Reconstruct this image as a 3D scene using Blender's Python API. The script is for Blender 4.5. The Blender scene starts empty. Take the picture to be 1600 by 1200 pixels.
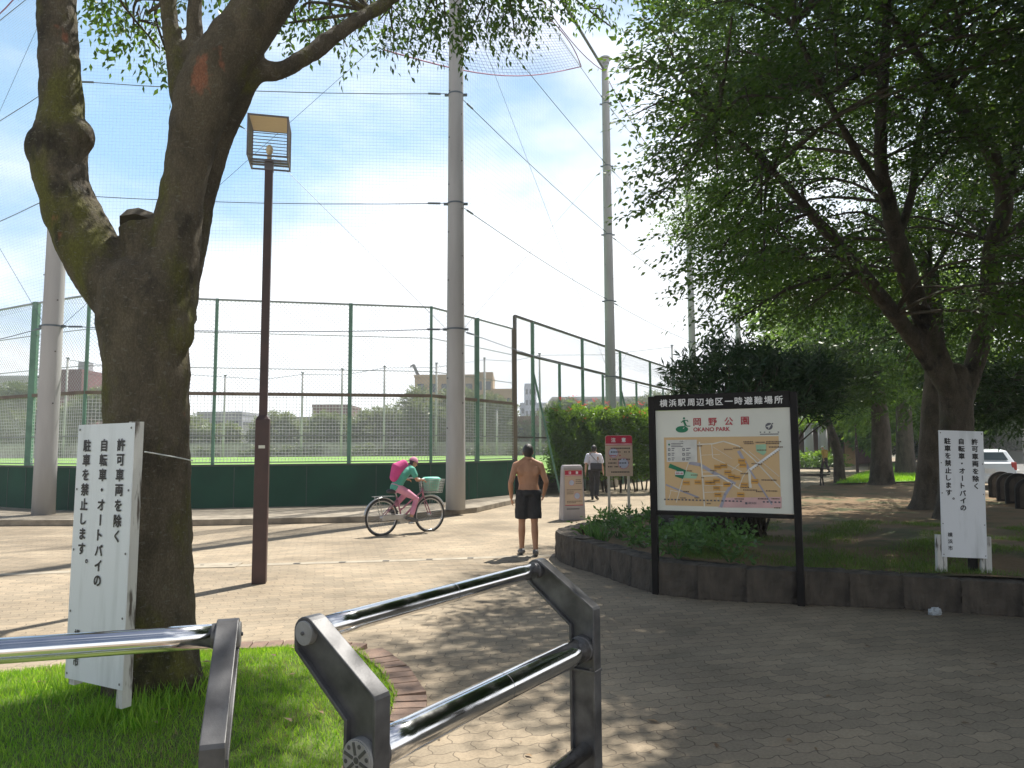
import bpy, bmesh, math, random
import numpy as np
from mathutils import Vector, Matrix

random.seed(11)
rng = np.random.default_rng(11)
SC = bpy.context.scene
COL = SC.collection
R = math.radians

# ------------------------------------------------------------------ camera
FPX, TILT, ROLL, EYE = 1150.0, R(5.02), R(-0.33), 1.62
_r0 = Vector((1, 0, 0)); _u0 = Vector((0, -math.sin(TILT), math.cos(TILT))); CF = Vector((0, math.cos(TILT), math.sin(TILT)))
CR = _r0 * math.cos(ROLL) + _u0 * math.sin(ROLL)
CU = -_r0 * math.sin(ROLL) + _u0 * math.cos(ROLL)
CAMLOC = Vector((0, 0, EYE))
cam = bpy.data.cameras.new('camera'); camo = bpy.data.objects.new('camera', cam); COL.objects.link(camo)
cam.sensor_width = 36.0; cam.lens = 36.0 * FPX / 1600.0; cam.clip_start = 0.05; cam.clip_end = 3000
mw = Matrix.Identity(4)
for i in range(3):
    mw[i][0] = CR[i]; mw[i][1] = CU[i]; mw[i][2] = -CF[i]; mw[i][3] = CAMLOC[i]
camo.matrix_world = mw
SC.camera = camo

def ray(u, v): return CF + CR * ((u - 800) / FPX) - CU * ((v - 600) / FPX)
def P(u, v, z=0.0):                      # where the sight line through a photo pixel meets height z
    d = ray(u, v); return CAMLOC + d * ((z - EYE) / d.z)
def D(u, v, Y):                          # the point of that sight line at distance Y
    d = ray(u, v); return CAMLOC + d * (Y / d.y)

# ------------------------------------------------------------------ light
SUN_EL, SUN_AZ = R(60), R(32)            # azimuth from +Y towards +X
SC.view_settings.view_transform = 'Standard'; SC.view_settings.look = 'None'
SC.view_settings.gamma = 1.0; SC.view_settings.exposure = 0.88
sd = Vector((math.sin(SUN_AZ) * math.cos(SUN_EL), math.cos(SUN_AZ) * math.cos(SUN_EL), math.sin(SUN_EL)))
sun = bpy.data.lights.new('sun', 'SUN'); sun.energy = 5.0; sun.angle = R(0.53); sun.color = (1.0, 0.95, 0.87)
suno = bpy.data.objects.new('sun', sun); COL.objects.link(suno)
suno.rotation_euler = sd.to_track_quat('Z', 'Y').to_euler(); suno.location = (20, 20, 60)
world = bpy.data.worlds.new('World'); SC.world = world; world.use_nodes = True
wn = world.node_tree; wn.nodes.clear()
def N(nt, t, **kw):
    n = nt.nodes.new(t)
    for k, v in kw.items(): setattr(n, k, v)
    return n
def L(nt, a, b): nt.links.new(a, b)
wo = N(wn, 'ShaderNodeOutputWorld'); wb = N(wn, 'ShaderNodeBackground'); wb.inputs['Strength'].default_value = 0.05
sky = N(wn, 'ShaderNodeTexSky', sky_type='NISHITA', sun_disc=False)
sky.sun_elevation = SUN_EL; sky.sun_rotation = SUN_AZ; sky.air_density = 1.0; sky.dust_density = 1.2; sky.ozone_density = 1.5
tc = N(wn, 'ShaderNodeTexCoord')
mp = N(wn, 'ShaderNodeMapping'); mp.inputs['Scale'].default_value = (1.0, 1.0, 2.6)
nz = N(wn, 'ShaderNodeTexNoise'); nz.inputs['Scale'].default_value = 2.1; nz.inputs['Detail'].default_value = 7; nz.inputs['Roughness'].default_value = 0.55
sep = N(wn, 'ShaderNodeSeparateXYZ')
L(wn, tc.outputs['Generated'], mp.inputs['Vector']); L(wn, mp.outputs['Vector'], nz.inputs['Vector']); L(wn, tc.outputs['Generated'], sep.inputs[0])
low = N(wn, 'ShaderNodeMapRange'); low.inputs['From Min'].default_value = 0.0; low.inputs['From Max'].default_value = 0.55
low.inputs['To Min'].default_value = 0.42; low.inputs['To Max'].default_value = -0.02
L(wn, sep.outputs['Z'], low.inputs['Value'])
east = N(wn, 'ShaderNodeMath', operation='MULTIPLY_ADD'); east.inputs[1].default_value = 0.20
L(wn, sep.outputs['X'], east.inputs[0]); L(wn, low.outputs[0], east.inputs[2])
ad = N(wn, 'ShaderNodeMath', operation='ADD'); L(wn, nz.outputs['Fac'], ad.inputs[0]); L(wn, east.outputs[0], ad.inputs[1])
cr = N(wn, 'ShaderNodeMapRange', interpolation_type='SMOOTHSTEP'); cr.inputs['From Min'].default_value = 0.42; cr.inputs['From Max'].default_value = 0.80
L(wn, ad.outputs[0], cr.inputs['Value'])
mx = N(wn, 'ShaderNodeMix', data_type='RGBA'); L(wn, cr.outputs[0], mx.inputs['Factor'])
hz = N(wn, 'ShaderNodeMapRange', interpolation_type='SMOOTHSTEP'); hz.inputs['From Min'].default_value = 0.35; hz.inputs['From Max'].default_value = 0.80; hz.inputs['To Min'].default_value = 0.70; hz.inputs['To Max'].default_value = 0.0
L(wn, sep.outputs['Z'], hz.inputs['Value'])
sw = N(wn, 'ShaderNodeMapRange', interpolation_type='SMOOTHSTEP'); sw.inputs['From Min'].default_value = -0.35; sw.inputs['From Max'].default_value = 0.35
L(wn, sep.outputs['Y'], sw.inputs['Value'])
hf = N(wn, 'ShaderNodeMath', operation='MULTIPLY'); L(wn, hz.outputs[0], hf.inputs[0]); L(wn, sw.outputs[0], hf.inputs[1])
hmx = N(wn, 'ShaderNodeMix', data_type='RGBA'); L(wn, hf.outputs[0], hmx.inputs['Factor']); L(wn, sky.outputs[0], hmx.inputs['A']); hmx.inputs['B'].default_value = (6.2, 10.8, 16.0, 1)
L(wn, hmx.outputs['Result'], mx.inputs['A']); mx.inputs['B'].default_value = (15.5, 16.0, 16.6, 1)
L(wn, mx.outputs['Result'], wb.inputs['Color']); L(wn, wb.outputs[0], wo.inputs[0])

# ------------------------------------------------------------------ materials
MATS = {}
def base_mat(name):
    m = bpy.data.materials.new(name); m.use_nodes = True; nt = m.node_tree
    b = nt.nodes['Principled BSDF']; MATS[name] = m
    return m, nt, b
def mat(name, c1, c2=None, scale=6.0, rough=0.6, bump=0.0, bscale=None, metal=0.0, detail=5, stretch=(1, 1, 1), lo=0.35, hi=0.65, spec=0.5):
    m, nt, b = base_mat(name)
    b.inputs['Roughness'].default_value = rough; b.inputs['Metallic'].default_value = metal
    b.inputs['Specular IOR Level'].default_value = spec
    t = N(nt, 'ShaderNodeTexCoord'); mpn = N(nt, 'ShaderNodeMapping'); mpn.inputs['Scale'].default_value = stretch
    L(nt, t.outputs['Object'], mpn.inputs['Vector'])
    if c2 is None: c2 = tuple(min(1, x * 0.82) for x in c1)
    n = N(nt, 'ShaderNodeTexNoise'); n.inputs['Scale'].default_value = scale; n.inputs['Detail'].default_value = detail
    L(nt, mpn.outputs[0], n.inputs['Vector'])
    mr = N(nt, 'ShaderNodeMapRange'); mr.inputs['From Min'].default_value = lo; mr.inputs['From Max'].default_value = hi
    L(nt, n.outputs['Fac'], mr.inputs['Value'])
    mixn = N(nt, 'ShaderNodeMix', data_type='RGBA'); mixn.inputs['A'].default_value = (*c1, 1); mixn.inputs['B'].default_value = (*c2, 1)
    L(nt, mr.outputs[0], mixn.inputs['Factor']); L(nt, mixn.outputs['Result'], b.inputs['Base Color'])
    if bump:
        n2 = N(nt, 'ShaderNodeTexNoise'); n2.inputs['Scale'].default_value = bscale or scale * 4; n2.inputs['Detail'].default_value = 6
        L(nt, mpn.outputs[0], n2.inputs['Vector'])
        bp = N(nt, 'ShaderNodeBump'); bp.inputs['Strength'].default_value = min(1.0, bump); bp.inputs['Distance'].default_value = 0.02
        L(nt, n2.outputs['Fac'], bp.inputs['Height']); L(nt, bp.outputs[0], b.inputs['Normal'])
    return m
def leaf_mat(name, dark, light, trans=0.35, tcol=None):
    m, nt, b = base_mat(name)
    b.inputs['Roughness'].default_value = 0.45; b.inputs['Specular IOR Level'].default_value = 0.35
    a = N(nt, 'ShaderNodeAttribute'); a.attribute_name = 'tone'
    mixn = N(nt, 'ShaderNodeMix', data_type='RGBA'); mixn.inputs['A'].default_value = (*dark, 1); mixn.inputs['B'].default_value = (*light, 1)
    L(nt, a.outputs['Fac'], mixn.inputs['Factor']); L(nt, mixn.outputs['Result'], b.inputs['Base Color'])
    tr = N(nt, 'ShaderNodeBsdfTranslucent')
    hs = N(nt, 'ShaderNodeHueSaturation'); hs.inputs['Hue'].default_value = 0.475; hs.inputs['Saturation'].default_value = 1.1; hs.inputs['Value'].default_value = 2.0
    L(nt, mixn.outputs['Result'], hs.inputs['Color']); L(nt, hs.outputs[0], tr.inputs['Color'])
    ms = N(nt, 'ShaderNodeMixShader'); ms.inputs[0].default_value = trans
    L(nt, b.outputs[0], ms.inputs[1]); L(nt, tr.outputs[0], ms.inputs[2])
    L(nt, ms.outputs[0], nt.nodes['Material Output'].inputs['Surface'])
    return m

# interlocking wavy pavers
def paver_mat(name, c1, c2, mort, bw, bh, wob, period):
    m, nt, b = base_mat(name); b.inputs['Roughness'].default_value = 0.9; b.inputs['Specular IOR Level'].default_value = 0.2
    t = N(nt, 'ShaderNodeTexCoord'); rotm = N(nt, 'ShaderNodeMapping'); rotm.inputs['Rotation'].default_value = (0, 0, R(-14))
    L(nt, t.outputs['Object'], rotm.inputs['Vector'])
    s = N(nt, 'ShaderNodeSeparateXYZ'); L(nt, rotm.outputs[0], s.inputs[0])
    def wave(sock, per, amp):
        k = N(nt, 'ShaderNodeMath', operation='MULTIPLY'); k.inputs[1].default_value = 2 * math.pi / per; L(nt, sock, k.inputs[0])
        si = N(nt, 'ShaderNodeMath', operation='SINE'); L(nt, k.outputs[0], si.inputs[0])
        am = N(nt, 'ShaderNodeMath', operation='MULTIPLY'); am.inputs[1].default_value = amp; L(nt, si.outputs[0], am.inputs[0])
        return am.outputs[0]
    ax = N(nt, 'ShaderNodeMath', operation='ADD'); L(nt, s.outputs['X'], ax.inputs[0]); L(nt, wave(s.outputs['Y'], period * 0.5, wob), ax.inputs[1])
    ay = N(nt, 'ShaderNodeMath', operation='ADD'); L(nt, s.outputs['Y'], ay.inputs[0]); L(nt, wave(s.outputs['X'], period * 0.5, wob), ay.inputs[1])
    nj = N(nt, 'ShaderNodeTexNoise'); nj.inputs['Scale'].default_value = 3.0; L(nt, rotm.outputs[0], nj.inputs['Vector'])
    c = N(nt, 'ShaderNodeCombineXYZ'); L(nt, ax.outputs[0], c.inputs[0]); L(nt, ay.outputs[0], c.inputs[1])
    jm = N(nt, 'ShaderNodeVectorMath', operation='MULTIPLY_ADD'); jm.inputs[1].default_value = (0.05, 0.05, 0)
    L(nt, nj.outputs['Color'], jm.inputs[0]); L(nt, c.outputs[0], jm.inputs[2])
    br = N(nt, 'ShaderNodeTexBrick'); br.inputs['Scale'].default_value = 1.0; br.inputs['Brick Width'].default_value = bw; br.inputs['Row Height'].default_value = bh
    br.inputs['Mortar Size'].default_value = 0.0042; br.inputs['Mortar Smooth'].default_value = 0.3; br.inputs['Bias'].default_value = 0.0
    br.inputs['Color1'].default_value = (*c1, 1); br.inputs['Color2'].default_value = (*c2, 1); br.inputs['Mortar'].default_value = (*mort, 1)
    L(nt, jm.outputs[0], br.inputs['Vector'])
    n1 = N(nt, 'ShaderNodeTexNoise'); n1.inputs['Scale'].default_value = 0.55; n1.inputs['Detail'].default_value = 8; n1.inputs['Roughness'].default_value = 0.65
    L(nt, t.outputs['Object'], n1.inputs['Vector'])
    m1 = N(nt, 'ShaderNodeMapRange'); m1.inputs['From Min'].default_value = 0.35; m1.inputs['From Max'].default_value = 0.7; m1.inputs['To Min'].default_value = 0.62; m1.inputs['To Max'].default_value = 1.12
    L(nt, n1.outputs['Fac'], m1.inputs['Value'])
    n2 = N(nt, 'ShaderNodeTexNoise'); n2.inputs['Scale'].default_value = 60; n2.inputs['Detail'].default_value = 4; L(nt, t.outputs['Object'], n2.inputs['Vector'])
    m2 = N(nt, 'ShaderNodeMapRange'); m2.inputs['From Min'].default_value = 0.3; m2.inputs['From Max'].default_value = 0.7; m2.inputs['To Min'].default_value = 0.85; m2.inputs['To Max'].default_value = 1.1
    L(nt, n2.outputs['Fac'], m2.inputs['Value'])
    mm = N(nt, 'ShaderNodeMath', operation='MULTIPLY'); L(nt, m1.outputs[0], mm.inputs[0]); L(nt, m2.outputs[0], mm.inputs[1])
    mu = N(nt, 'ShaderNodeVectorMath', operation='SCALE'); L(nt, br.outputs['Color'], mu.inputs[0]); L(nt, mm.outputs[0], mu.inputs['Scale'])
    L(nt, mu.outputs[0], b.inputs['Base Color'])
    bp = N(nt, 'ShaderNodeBump'); bp.inputs['Strength'].default_value = 0.35; bp.inputs['Distance'].default_value = 0.006; bp.invert = True
    L(nt, br.outputs['Fac'], bp.inputs['Height'])
    bp2 = N(nt, 'ShaderNodeBump'); bp2.inputs['Strength'].default_value = 0.25; bp2.inputs['Distance'].default_value = 0.004
    L(nt, n2.outputs['Fac'], bp2.inputs['Height']); L(nt, bp.outputs[0], bp2.inputs['Normal']); L(nt, bp2.outputs[0], b.inputs['Normal'])
    return m

paver_mat('paver', (0.40, 0.325, 0.23), (0.31, 0.26, 0.19), (0.19, 0.155, 0.115), 0.235, 0.12, 0.010, 0.235)
mat('concrete', (0.36, 0.34, 0.30), (0.25, 0.235, 0.21), 3, 0.85, 0.3, 40)
mat('pole_concrete', (0.40, 0.395, 0.39), (0.31, 0.305, 0.30), 2.5, 0.8, 0.15, 30, stretch=(1, 1, 0.15))
mat('kerb_stone', (0.30, 0.26, 0.20), (0.17, 0.145, 0.11), 4, 0.9, 0.4, 25)
mat('asphalt', (0.16, 0.155, 0.15), (0.11, 0.108, 0.105), 3, 0.9, 0.3, 80)
mat('soil', (0.17, 0.125, 0.075), (0.10, 0.075, 0.045), 2.2, 0.95, 0.7, 25)
mat('turf', (0.16, 0.30, 0.035), (0.12, 0.25, 0.03), 0.4, 0.9)
mat('earth', (0.14, 0.12, 0.08), (0.09, 0.09, 0.05), 0.1, 0.95)
mat('drain', (0.36, 0.315, 0.24), (0.27, 0.235, 0.18), 5, 0.9)
mat('drain_dark', (0.04, 0.035, 0.03))
mat('edging_brick', (0.22, 0.145, 0.105), (0.16, 0.11, 0.085), 14, 0.9, 0.3, 60)
mat('pad_green', (0.012, 0.068, 0.040), (0.008, 0.046, 0.028), 0.9, 0.75, spec=0.2, detail=6)
mat('wall_cap', (0.05, 0.07, 0.06), (0.03, 0.045, 0.04), 3, 0.6)
mat('green_paint', (0.10, 0.22, 0.155), (0.07, 0.165, 0.115), 5, 0.5)
mat('rust_paint', (0.15, 0.12, 0.085), (0.10, 0.07, 0.05), 3, 0.7, 0.2, 30, stretch=(1, 1, 0.4))
mat('brown_rail', (0.085, 0.075, 0.055), (0.055, 0.05, 0.04), 5, 0.6)
mat('wire', (0.30, 0.33, 0.32), (0.22, 0.25, 0.24), 2, 0.5)
mat('wire_grey', (0.52, 0.54, 0.52), (0.42, 0.44, 0.42), 2, 0.5)
mat('net_cord', (0.30, 0.33, 0.38), (0.26, 0.28, 0.33), 1, 0.8)
mat('net_blue', (0.22, 0.24, 0.55), (0.2, 0.2, 0.45), 1, 0.8)
mat('net_hem', (0.30, 0.10, 0.20), None, 1, 0.8)
mat('cable', (0.10, 0.13, 0.16), (0.07, 0.09, 0.11), 2, 0.5)
mat('dark_steel', (0.085, 0.086, 0.088), (0.045, 0.046, 0.048), 9, 0.5, 0.12, 90)
mat('cast_iron', (0.135, 0.135, 0.138), (0.06, 0.06, 0.063), 9, 0.45, 0.035, 160, metal=0.35, detail=8)
mat('cap_grey', (0.33, 0.33, 0.32), (0.22, 0.22, 0.21), 12, 0.6, 0.05)
m_, nt_, b_ = base_mat('chrome'); b_.inputs['Metallic'].default_value = 1; b_.inputs['Base Color'].default_value = (0.78, 0.78, 0.79, 1)
_t = N(nt_, 'ShaderNodeTexCoord'); _n = N(nt_, 'ShaderNodeTexNoise'); _n.inputs['Scale'].default_value = 9; _n.inputs['Detail'].default_value = 6; L(nt_, _t.outputs['Object'], _n.inputs['Vector'])
_m = N(nt_, 'ShaderNodeMapRange'); _m.inputs['From Min'].default_value = 0.4; _m.inputs['From Max'].default_value = 0.7; _m.inputs['To Min'].default_value = 0.06; _m.inputs['To Max'].default_value = 0.2
L(nt_, _n.outputs['Fac'], _m.inputs['Value']); L(nt_, _m.outputs[0], b_.inputs['Roughness'])
mat('lamp_brown', (0.058, 0.026, 0.023), (0.042, 0.020, 0.018), 6, 0.45)
mat('lamp_frame', (0.15, 0.13, 0.135), (0.11, 0.095, 0.10), 6, 0.5)
m_ = mat('lamp_cedar', (0.56, 0.47, 0.33), (0.48, 0.39, 0.26), 9, 0.5, stretch=(1, 8, 1)); nt_ = m_.node_tree
_tr = N(nt_, 'ShaderNodeBsdfTranslucent'); _tr.inputs['Color'].default_value = (0.55, 0.47, 0.34, 1); _ms = N(nt_, 'ShaderNodeMixShader'); _ms.inputs[0].default_value = 0.45
L(nt_, nt_.nodes['Principled BSDF'].outputs[0], _ms.inputs[1]); L(nt_, _tr.outputs[0], _ms.inputs[2]); L(nt_, _ms.outputs[0], nt_.nodes['Material Output'].inputs['Surface'])
mat('bulb', (0.75, 0.6, 0.38), None, 3, 0.3)
mat('sign_white', (0.72, 0.75, 0.78), (0.50, 0.53, 0.54), 5, 0.4, stretch=(2.5, 2.5, 0.35), lo=0.5, hi=0.85)
mat('peeling_white', (0.55, 0.55, 0.52), (0.10, 0.085, 0.07), 9, 0.8, 0.4, 40, stretch=(2, 2, 0.35), lo=0.52, hi=0.60)
mat('ink', (0.012, 0.012, 0.014), None, 4, 0.5)
mat('rivet', (0.12, 0.12, 0.12))
mat('board_frame', (0.010, 0.008, 0.007), (0.006, 0.005, 0.005), 6, 0.6, spec=0.25)
mat('panel_cream', (0.66, 0.67, 0.60), (0.60, 0.61, 0.55), 1.5, 0.3)
mat('ink_red', (0.46, 0.03, 0.05)); mat('ink_green', (0.01, 0.19, 0.09)); mat('ink_white', (0.8, 0.8, 0.8)); mat('ink_grey', (0.12, 0.12, 0.14))
mat('map_tan', (0.62, 0.43, 0.22), (0.58, 0.41, 0.23), 3); mat('map_road', (0.74, 0.70, 0.60)); mat('map_river', (0.36, 0.36, 0.43)); mat('map_orange', (0.62, 0.33, 0.07))
mat('map_mint', (0.33, 0.55, 0.37)); mat('map_pink', (0.66, 0.42, 0.41)); mat('map_legend', (0.66, 0.66, 0.62)); mat('map_text', (0.20, 0.14, 0.09))
mat('notice_beige', (0.55, 0.42, 0.30), (0.50, 0.38, 0.28), 3, 0.5); mat('notice_red', (0.50, 0.015, 0.05)); mat('notice_blue', (0.50, 0.55, 0.68)); mat('notice_pink', (0.60, 0.33, 0.33))
mat('grey_plastic', (0.40, 0.37, 0.37), (0.34, 0.31, 0.31), 3, 0.5); mat('post_white', (0.62, 0.58, 0.48), None, 5, 0.5)
mat('planter_stone', (0.105, 0.088, 0.068), (0.032, 0.027, 0.022), 7, 0.95, 1.0, 30, stretch=(1, 1, 0.35), lo=0.3, hi=0.7)
mat('plaque_stone', (0.10, 0.09, 0.085), (0.06, 0.055, 0.05), 8, 0.8, 0.4)
mat('bollard_stone', (0.030, 0.025, 0.021), (0.016, 0.014, 0.012), 7, 0.85, 0.4)
def bark_mat(name, c1, c2, moss, patch, amt=0.5):
    m, nt, b = base_mat(name); b.inputs['Roughness'].default_value = 0.9; b.inputs['Specular IOR Level'].default_value = 0.2
    t = N(nt, 'ShaderNodeTexCoord')
    def noise(sc, st, lo, hi, det=6):
        mp_ = N(nt, 'ShaderNodeMapping'); mp_.inputs['Scale'].default_value = st; L(nt, t.outputs['Object'], mp_.inputs['Vector'])
        n_ = N(nt, 'ShaderNodeTexNoise'); n_.inputs['Scale'].default_value = sc; n_.inputs['Detail'].default_value = det; n_.inputs['Roughness'].default_value = 0.62; L(nt, mp_.outputs[0], n_.inputs['Vector'])
        r_ = N(nt, 'ShaderNodeMapRange', interpolation_type='SMOOTHSTEP'); r_.inputs['From Min'].default_value = lo; r_.inputs['From Max'].default_value = hi; L(nt, n_.outputs['Fac'], r_.inputs['Value'])
        return r_.outputs[0], n_.outputs['Fac']
    f1, h1 = noise(5, (1, 1, 0.45), 0.35, 0.68)
    f2, _ = noise(2.2, (1, 1, 0.5), 0.50, 0.66)
    f3, _ = noise(2.4, (1, 1, 0.6), 0.645, 0.69, 4)
    f4, h4 = noise(38, (1, 1, 0.35), 0.3, 0.7, 5)
    f5, _ = noise(1.6, (1, 1, 0.6), 0.54, 0.66, 5)
    x = N(nt, 'ShaderNodeMix', data_type='RGBA'); x.inputs['A'].default_value = (*c1, 1); x.inputs['B'].default_value = (*c2, 1); L(nt, f1, x.inputs['Factor'])
    y = N(nt, 'ShaderNodeMix', data_type='RGBA'); y.inputs['B'].default_value = (*moss, 1); L(nt, x.outputs['Result'], y.inputs['A'])
    k = N(nt, 'ShaderNodeMath', operation='MULTIPLY'); k.inputs[1].default_value = amt; L(nt, f2, k.inputs[0]); L(nt, k.outputs[0], y.inputs['Factor'])
    z = N(nt, 'ShaderNodeMix', data_type='RGBA'); z.inputs['B'].default_value = (*patch, 1); L(nt, y.outputs['Result'], z.inputs['A'])
    k2 = N(nt, 'ShaderNodeMath', operation='MULTIPLY'); k2.inputs[1].default_value = 0.75; L(nt, f3, k2.inputs[0]); L(nt, k2.outputs[0], z.inputs['Factor'])
    w = N(nt, 'ShaderNodeMix', data_type='RGBA'); w.inputs['B'].default_value = (0.018, 0.016, 0.013, 1); L(nt, z.outputs['Result'], w.inputs['A'])
    k3 = N(nt, 'ShaderNodeMath', operation='MULTIPLY'); k3.inputs[1].default_value = 0.85; L(nt, f5, k3.inputs[0]); L(nt, k3.outputs[0], w.inputs['Factor'])
    v = N(nt, 'ShaderNodeMapRange'); v.inputs['To Min'].default_value = 0.72; v.inputs['To Max'].default_value = 1.15; L(nt, h4, v.inputs['Value'])
    s = N(nt, 'ShaderNodeVectorMath', operation='SCALE'); L(nt, w.outputs['Result'], s.inputs[0]); L(nt, v.outputs[0], s.inputs['Scale'])
    L(nt, s.outputs[0], b.inputs['Base Color'])
    f6, h6 = noise(120, (1, 1, 0.5), 0.42, 0.62, 4)
    f7, _ = noise(26, (1, 1, 2.2), 0.60, 0.66, 3)
    v2 = N(nt, 'ShaderNodeMapRange'); v2.inputs['To Min'].default_value = 0.80; v2.inputs['To Max'].default_value = 1.14; L(nt, f6, v2.inputs['Value'])
    s2 = N(nt, 'ShaderNodeVectorMath', operation='SCALE'); L(nt, s.outputs[0], s2.inputs[0]); L(nt, v2.outputs[0], s2.inputs['Scale'])
    s3 = N(nt, 'ShaderNodeMix', data_type='RGBA'); s3.inputs['B'].default_value = (0.16, 0.155, 0.125, 1); L(nt, s2.outputs[0], s3.inputs['A'])
    k4 = N(nt, 'ShaderNodeMath', operation='MULTIPLY'); k4.inputs[1].default_value = 0.5; L(nt, f7, k4.inputs[0]); L(nt, k4.outputs[0], s3.inputs['Factor'])
    L(nt, s3.outputs['Result'], b.inputs['Base Color'])
    bp0 = N(nt, 'ShaderNodeBump'); bp0.inputs['Strength'].default_value = 0.8; bp0.inputs['Distance'].default_value = 0.006; L(nt, h6, bp0.inputs['Height'])
    bp = N(nt, 'ShaderNodeBump'); bp.inputs['Strength'].default_value = 0.9; bp.inputs['Distance'].default_value = 0.02; L(nt, h4, bp.inputs['Height']); L(nt, bp0.outputs[0], bp.inputs['Normal'])
    bp2 = N(nt, 'ShaderNodeBump'); bp2.inputs['Strength'].default_value = 0.7; bp2.inputs['Distance'].default_value = 0.05; L(nt, h1, bp2.inputs['Height']); L(nt, bp.outputs[0], bp2.inputs['Normal'])
    L(nt, bp2.outputs[0], b.inputs['Normal'])
    return m
bark_mat('bark_mossy', (0.128, 0.106, 0.072), (0.066, 0.055, 0.038), (0.110, 0.110, 0.024), (0.30, 0.12, 0.07), 0.9)
bark_mat('bark_grey', (0.125, 0.105, 0.080), (0.070, 0.058, 0.044), (0.070, 0.075, 0.035), (0.15, 0.11, 0.08), 0.35)
mat('cut_wood', (0.10, 0.085, 0.06), (0.05, 0.042, 0.03), 9, 0.9, 0.4)
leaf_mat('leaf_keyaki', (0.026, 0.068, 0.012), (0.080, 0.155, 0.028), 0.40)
leaf_mat('leaf_sunlit_tint', (0.055, 0.13, 0.02), (0.15, 0.26, 0.045), 0.5)  # brighter copy of the keyaki leaf, sunlight put into its colour
leaf_mat('leaf_dark_shade', (0.016, 0.045, 0.012), (0.045, 0.095, 0.022), 0.25)  # darker leaf green, the rear trees' weaker light put into the colour
leaf_mat('leaf_oleander', (0.018, 0.045, 0.018), (0.045, 0.085, 0.03), 0.2)
leaf_mat('leaf_hedge', (0.045, 0.115, 0.016), (0.14, 0.26, 0.04), 0.42)
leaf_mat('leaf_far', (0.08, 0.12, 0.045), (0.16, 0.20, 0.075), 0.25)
leaf_mat('leaf_plant', (0.05, 0.12, 0.03), (0.10, 0.20, 0.06), 0.3)
leaf_mat('grass_blade', (0.08, 0.24, 0.022), (0.27, 0.44, 0.07), 0.45)
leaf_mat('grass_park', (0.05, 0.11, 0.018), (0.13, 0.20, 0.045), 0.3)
leaf_mat('leaf_dead', (0.16, 0.09, 0.05), (0.30, 0.20, 0.10), 0.1)
leaf_mat('petal_red', (0.55, 0.05, 0.02), (0.65, 0.12, 0.05), 0.3)
mat('skin_tan', (0.42, 0.22, 0.13), (0.36, 0.18, 0.10), 6, 0.55); mat('skin_light', (0.46, 0.28, 0.19), (0.42, 0.25, 0.17), 6, 0.55)
mat('hair_black', (0.015, 0.012, 0.01), None, 20, 0.5, 0.4, 90)
mat('cloth_black', (0.015, 0.015, 0.017), (0.025, 0.025, 0.027), 8, 0.85, 0.2, 30); mat('cloth_white', (0.66, 0.66, 0.74), (0.58, 0.58, 0.66), 5, 0.8, 0.3, 14)
mat('cloth_pink', (0.62, 0.07, 0.26), (0.52, 0.05, 0.22), 6, 0.8, 0.3, 18); mat('cloth_palepink', (0.60, 0.28, 0.38), (0.52, 0.2, 0.32), 6, 0.8, 0.3, 18)
mat('cloth_teal', (0.08, 0.36, 0.27), None, 6, 0.8); mat('cloth_mint', (0.20, 0.58, 0.46), (0.16, 0.5, 0.4), 6, 0.6)
mat('cloth_mustard', (0.40, 0.25, 0.035), (0.32, 0.19, 0.03), 6, 0.85, 0.3, 14); mat('cloth_brown', (0.06, 0.045, 0.04), None, 6, 0.85); mat('cloth_navy', (0.04, 0.045, 0.06), None, 6, 0.85)
mat('shoe_grey', (0.10, 0.10, 0.10)); mat('rubber', (0.03, 0.03, 0.03), None, 6, 0.7); mat('bike_silver', (0.5, 0.5, 0.5), None, 6, 0.3, metal=0.8); mat('bike_frame', (0.40, 0.16, 0.22), None, 6, 0.35)
mat('basket_wire', (0.35, 0.35, 0.33), None, 6, 0.4)
mat('car_paint', (0.62, 0.66, 0.70), (0.60, 0.64, 0.68), 2, 0.22); mat('car_glass', (0.03, 0.045, 0.05), None, 2, 0.08); mat('car_black', (0.02, 0.02, 0.02)); mat('tail_red', (0.45, 0.03, 0.02), None, 2, 0.25); mat('plate_white', (0.7, 0.7, 0.68))
mat('tan_render', (0.46, 0.33, 0.19), (0.40, 0.29, 0.17), 0.3, 0.9); mat('red_roof', (0.17, 0.065, 0.06), (0.14, 0.055, 0.05), 0.5, 0.8); mat('pale_wall', (0.55, 0.56, 0.53), (0.48, 0.49, 0.47), 0.4, 0.85)
mat('grey_roof', (0.30, 0.31, 0.33), (0.25, 0.26, 0.28), 0.3, 0.8); mat('blue_tower', (0.40, 0.44, 0.52), (0.36, 0.40, 0.48), 0.3, 0.7); mat('window_dark', (0.06, 0.075, 0.09), None, 1, 0.15); mat('brown_wall', (0.20, 0.12, 0.10), (0.13, 0.08, 0.07), 1.2, 0.85, stretch=(1, 1, 0.2))
mat('wood_door', (0.42, 0.27, 0.12), None, 2, 0.7); mat('grey_building', (0.42, 0.45, 0.48), (0.36, 0.39, 0.42), 0.4, 0.8); mat('bag_clear', (0.5, 0.53, 0.55), None, 6, 0.2)

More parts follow.
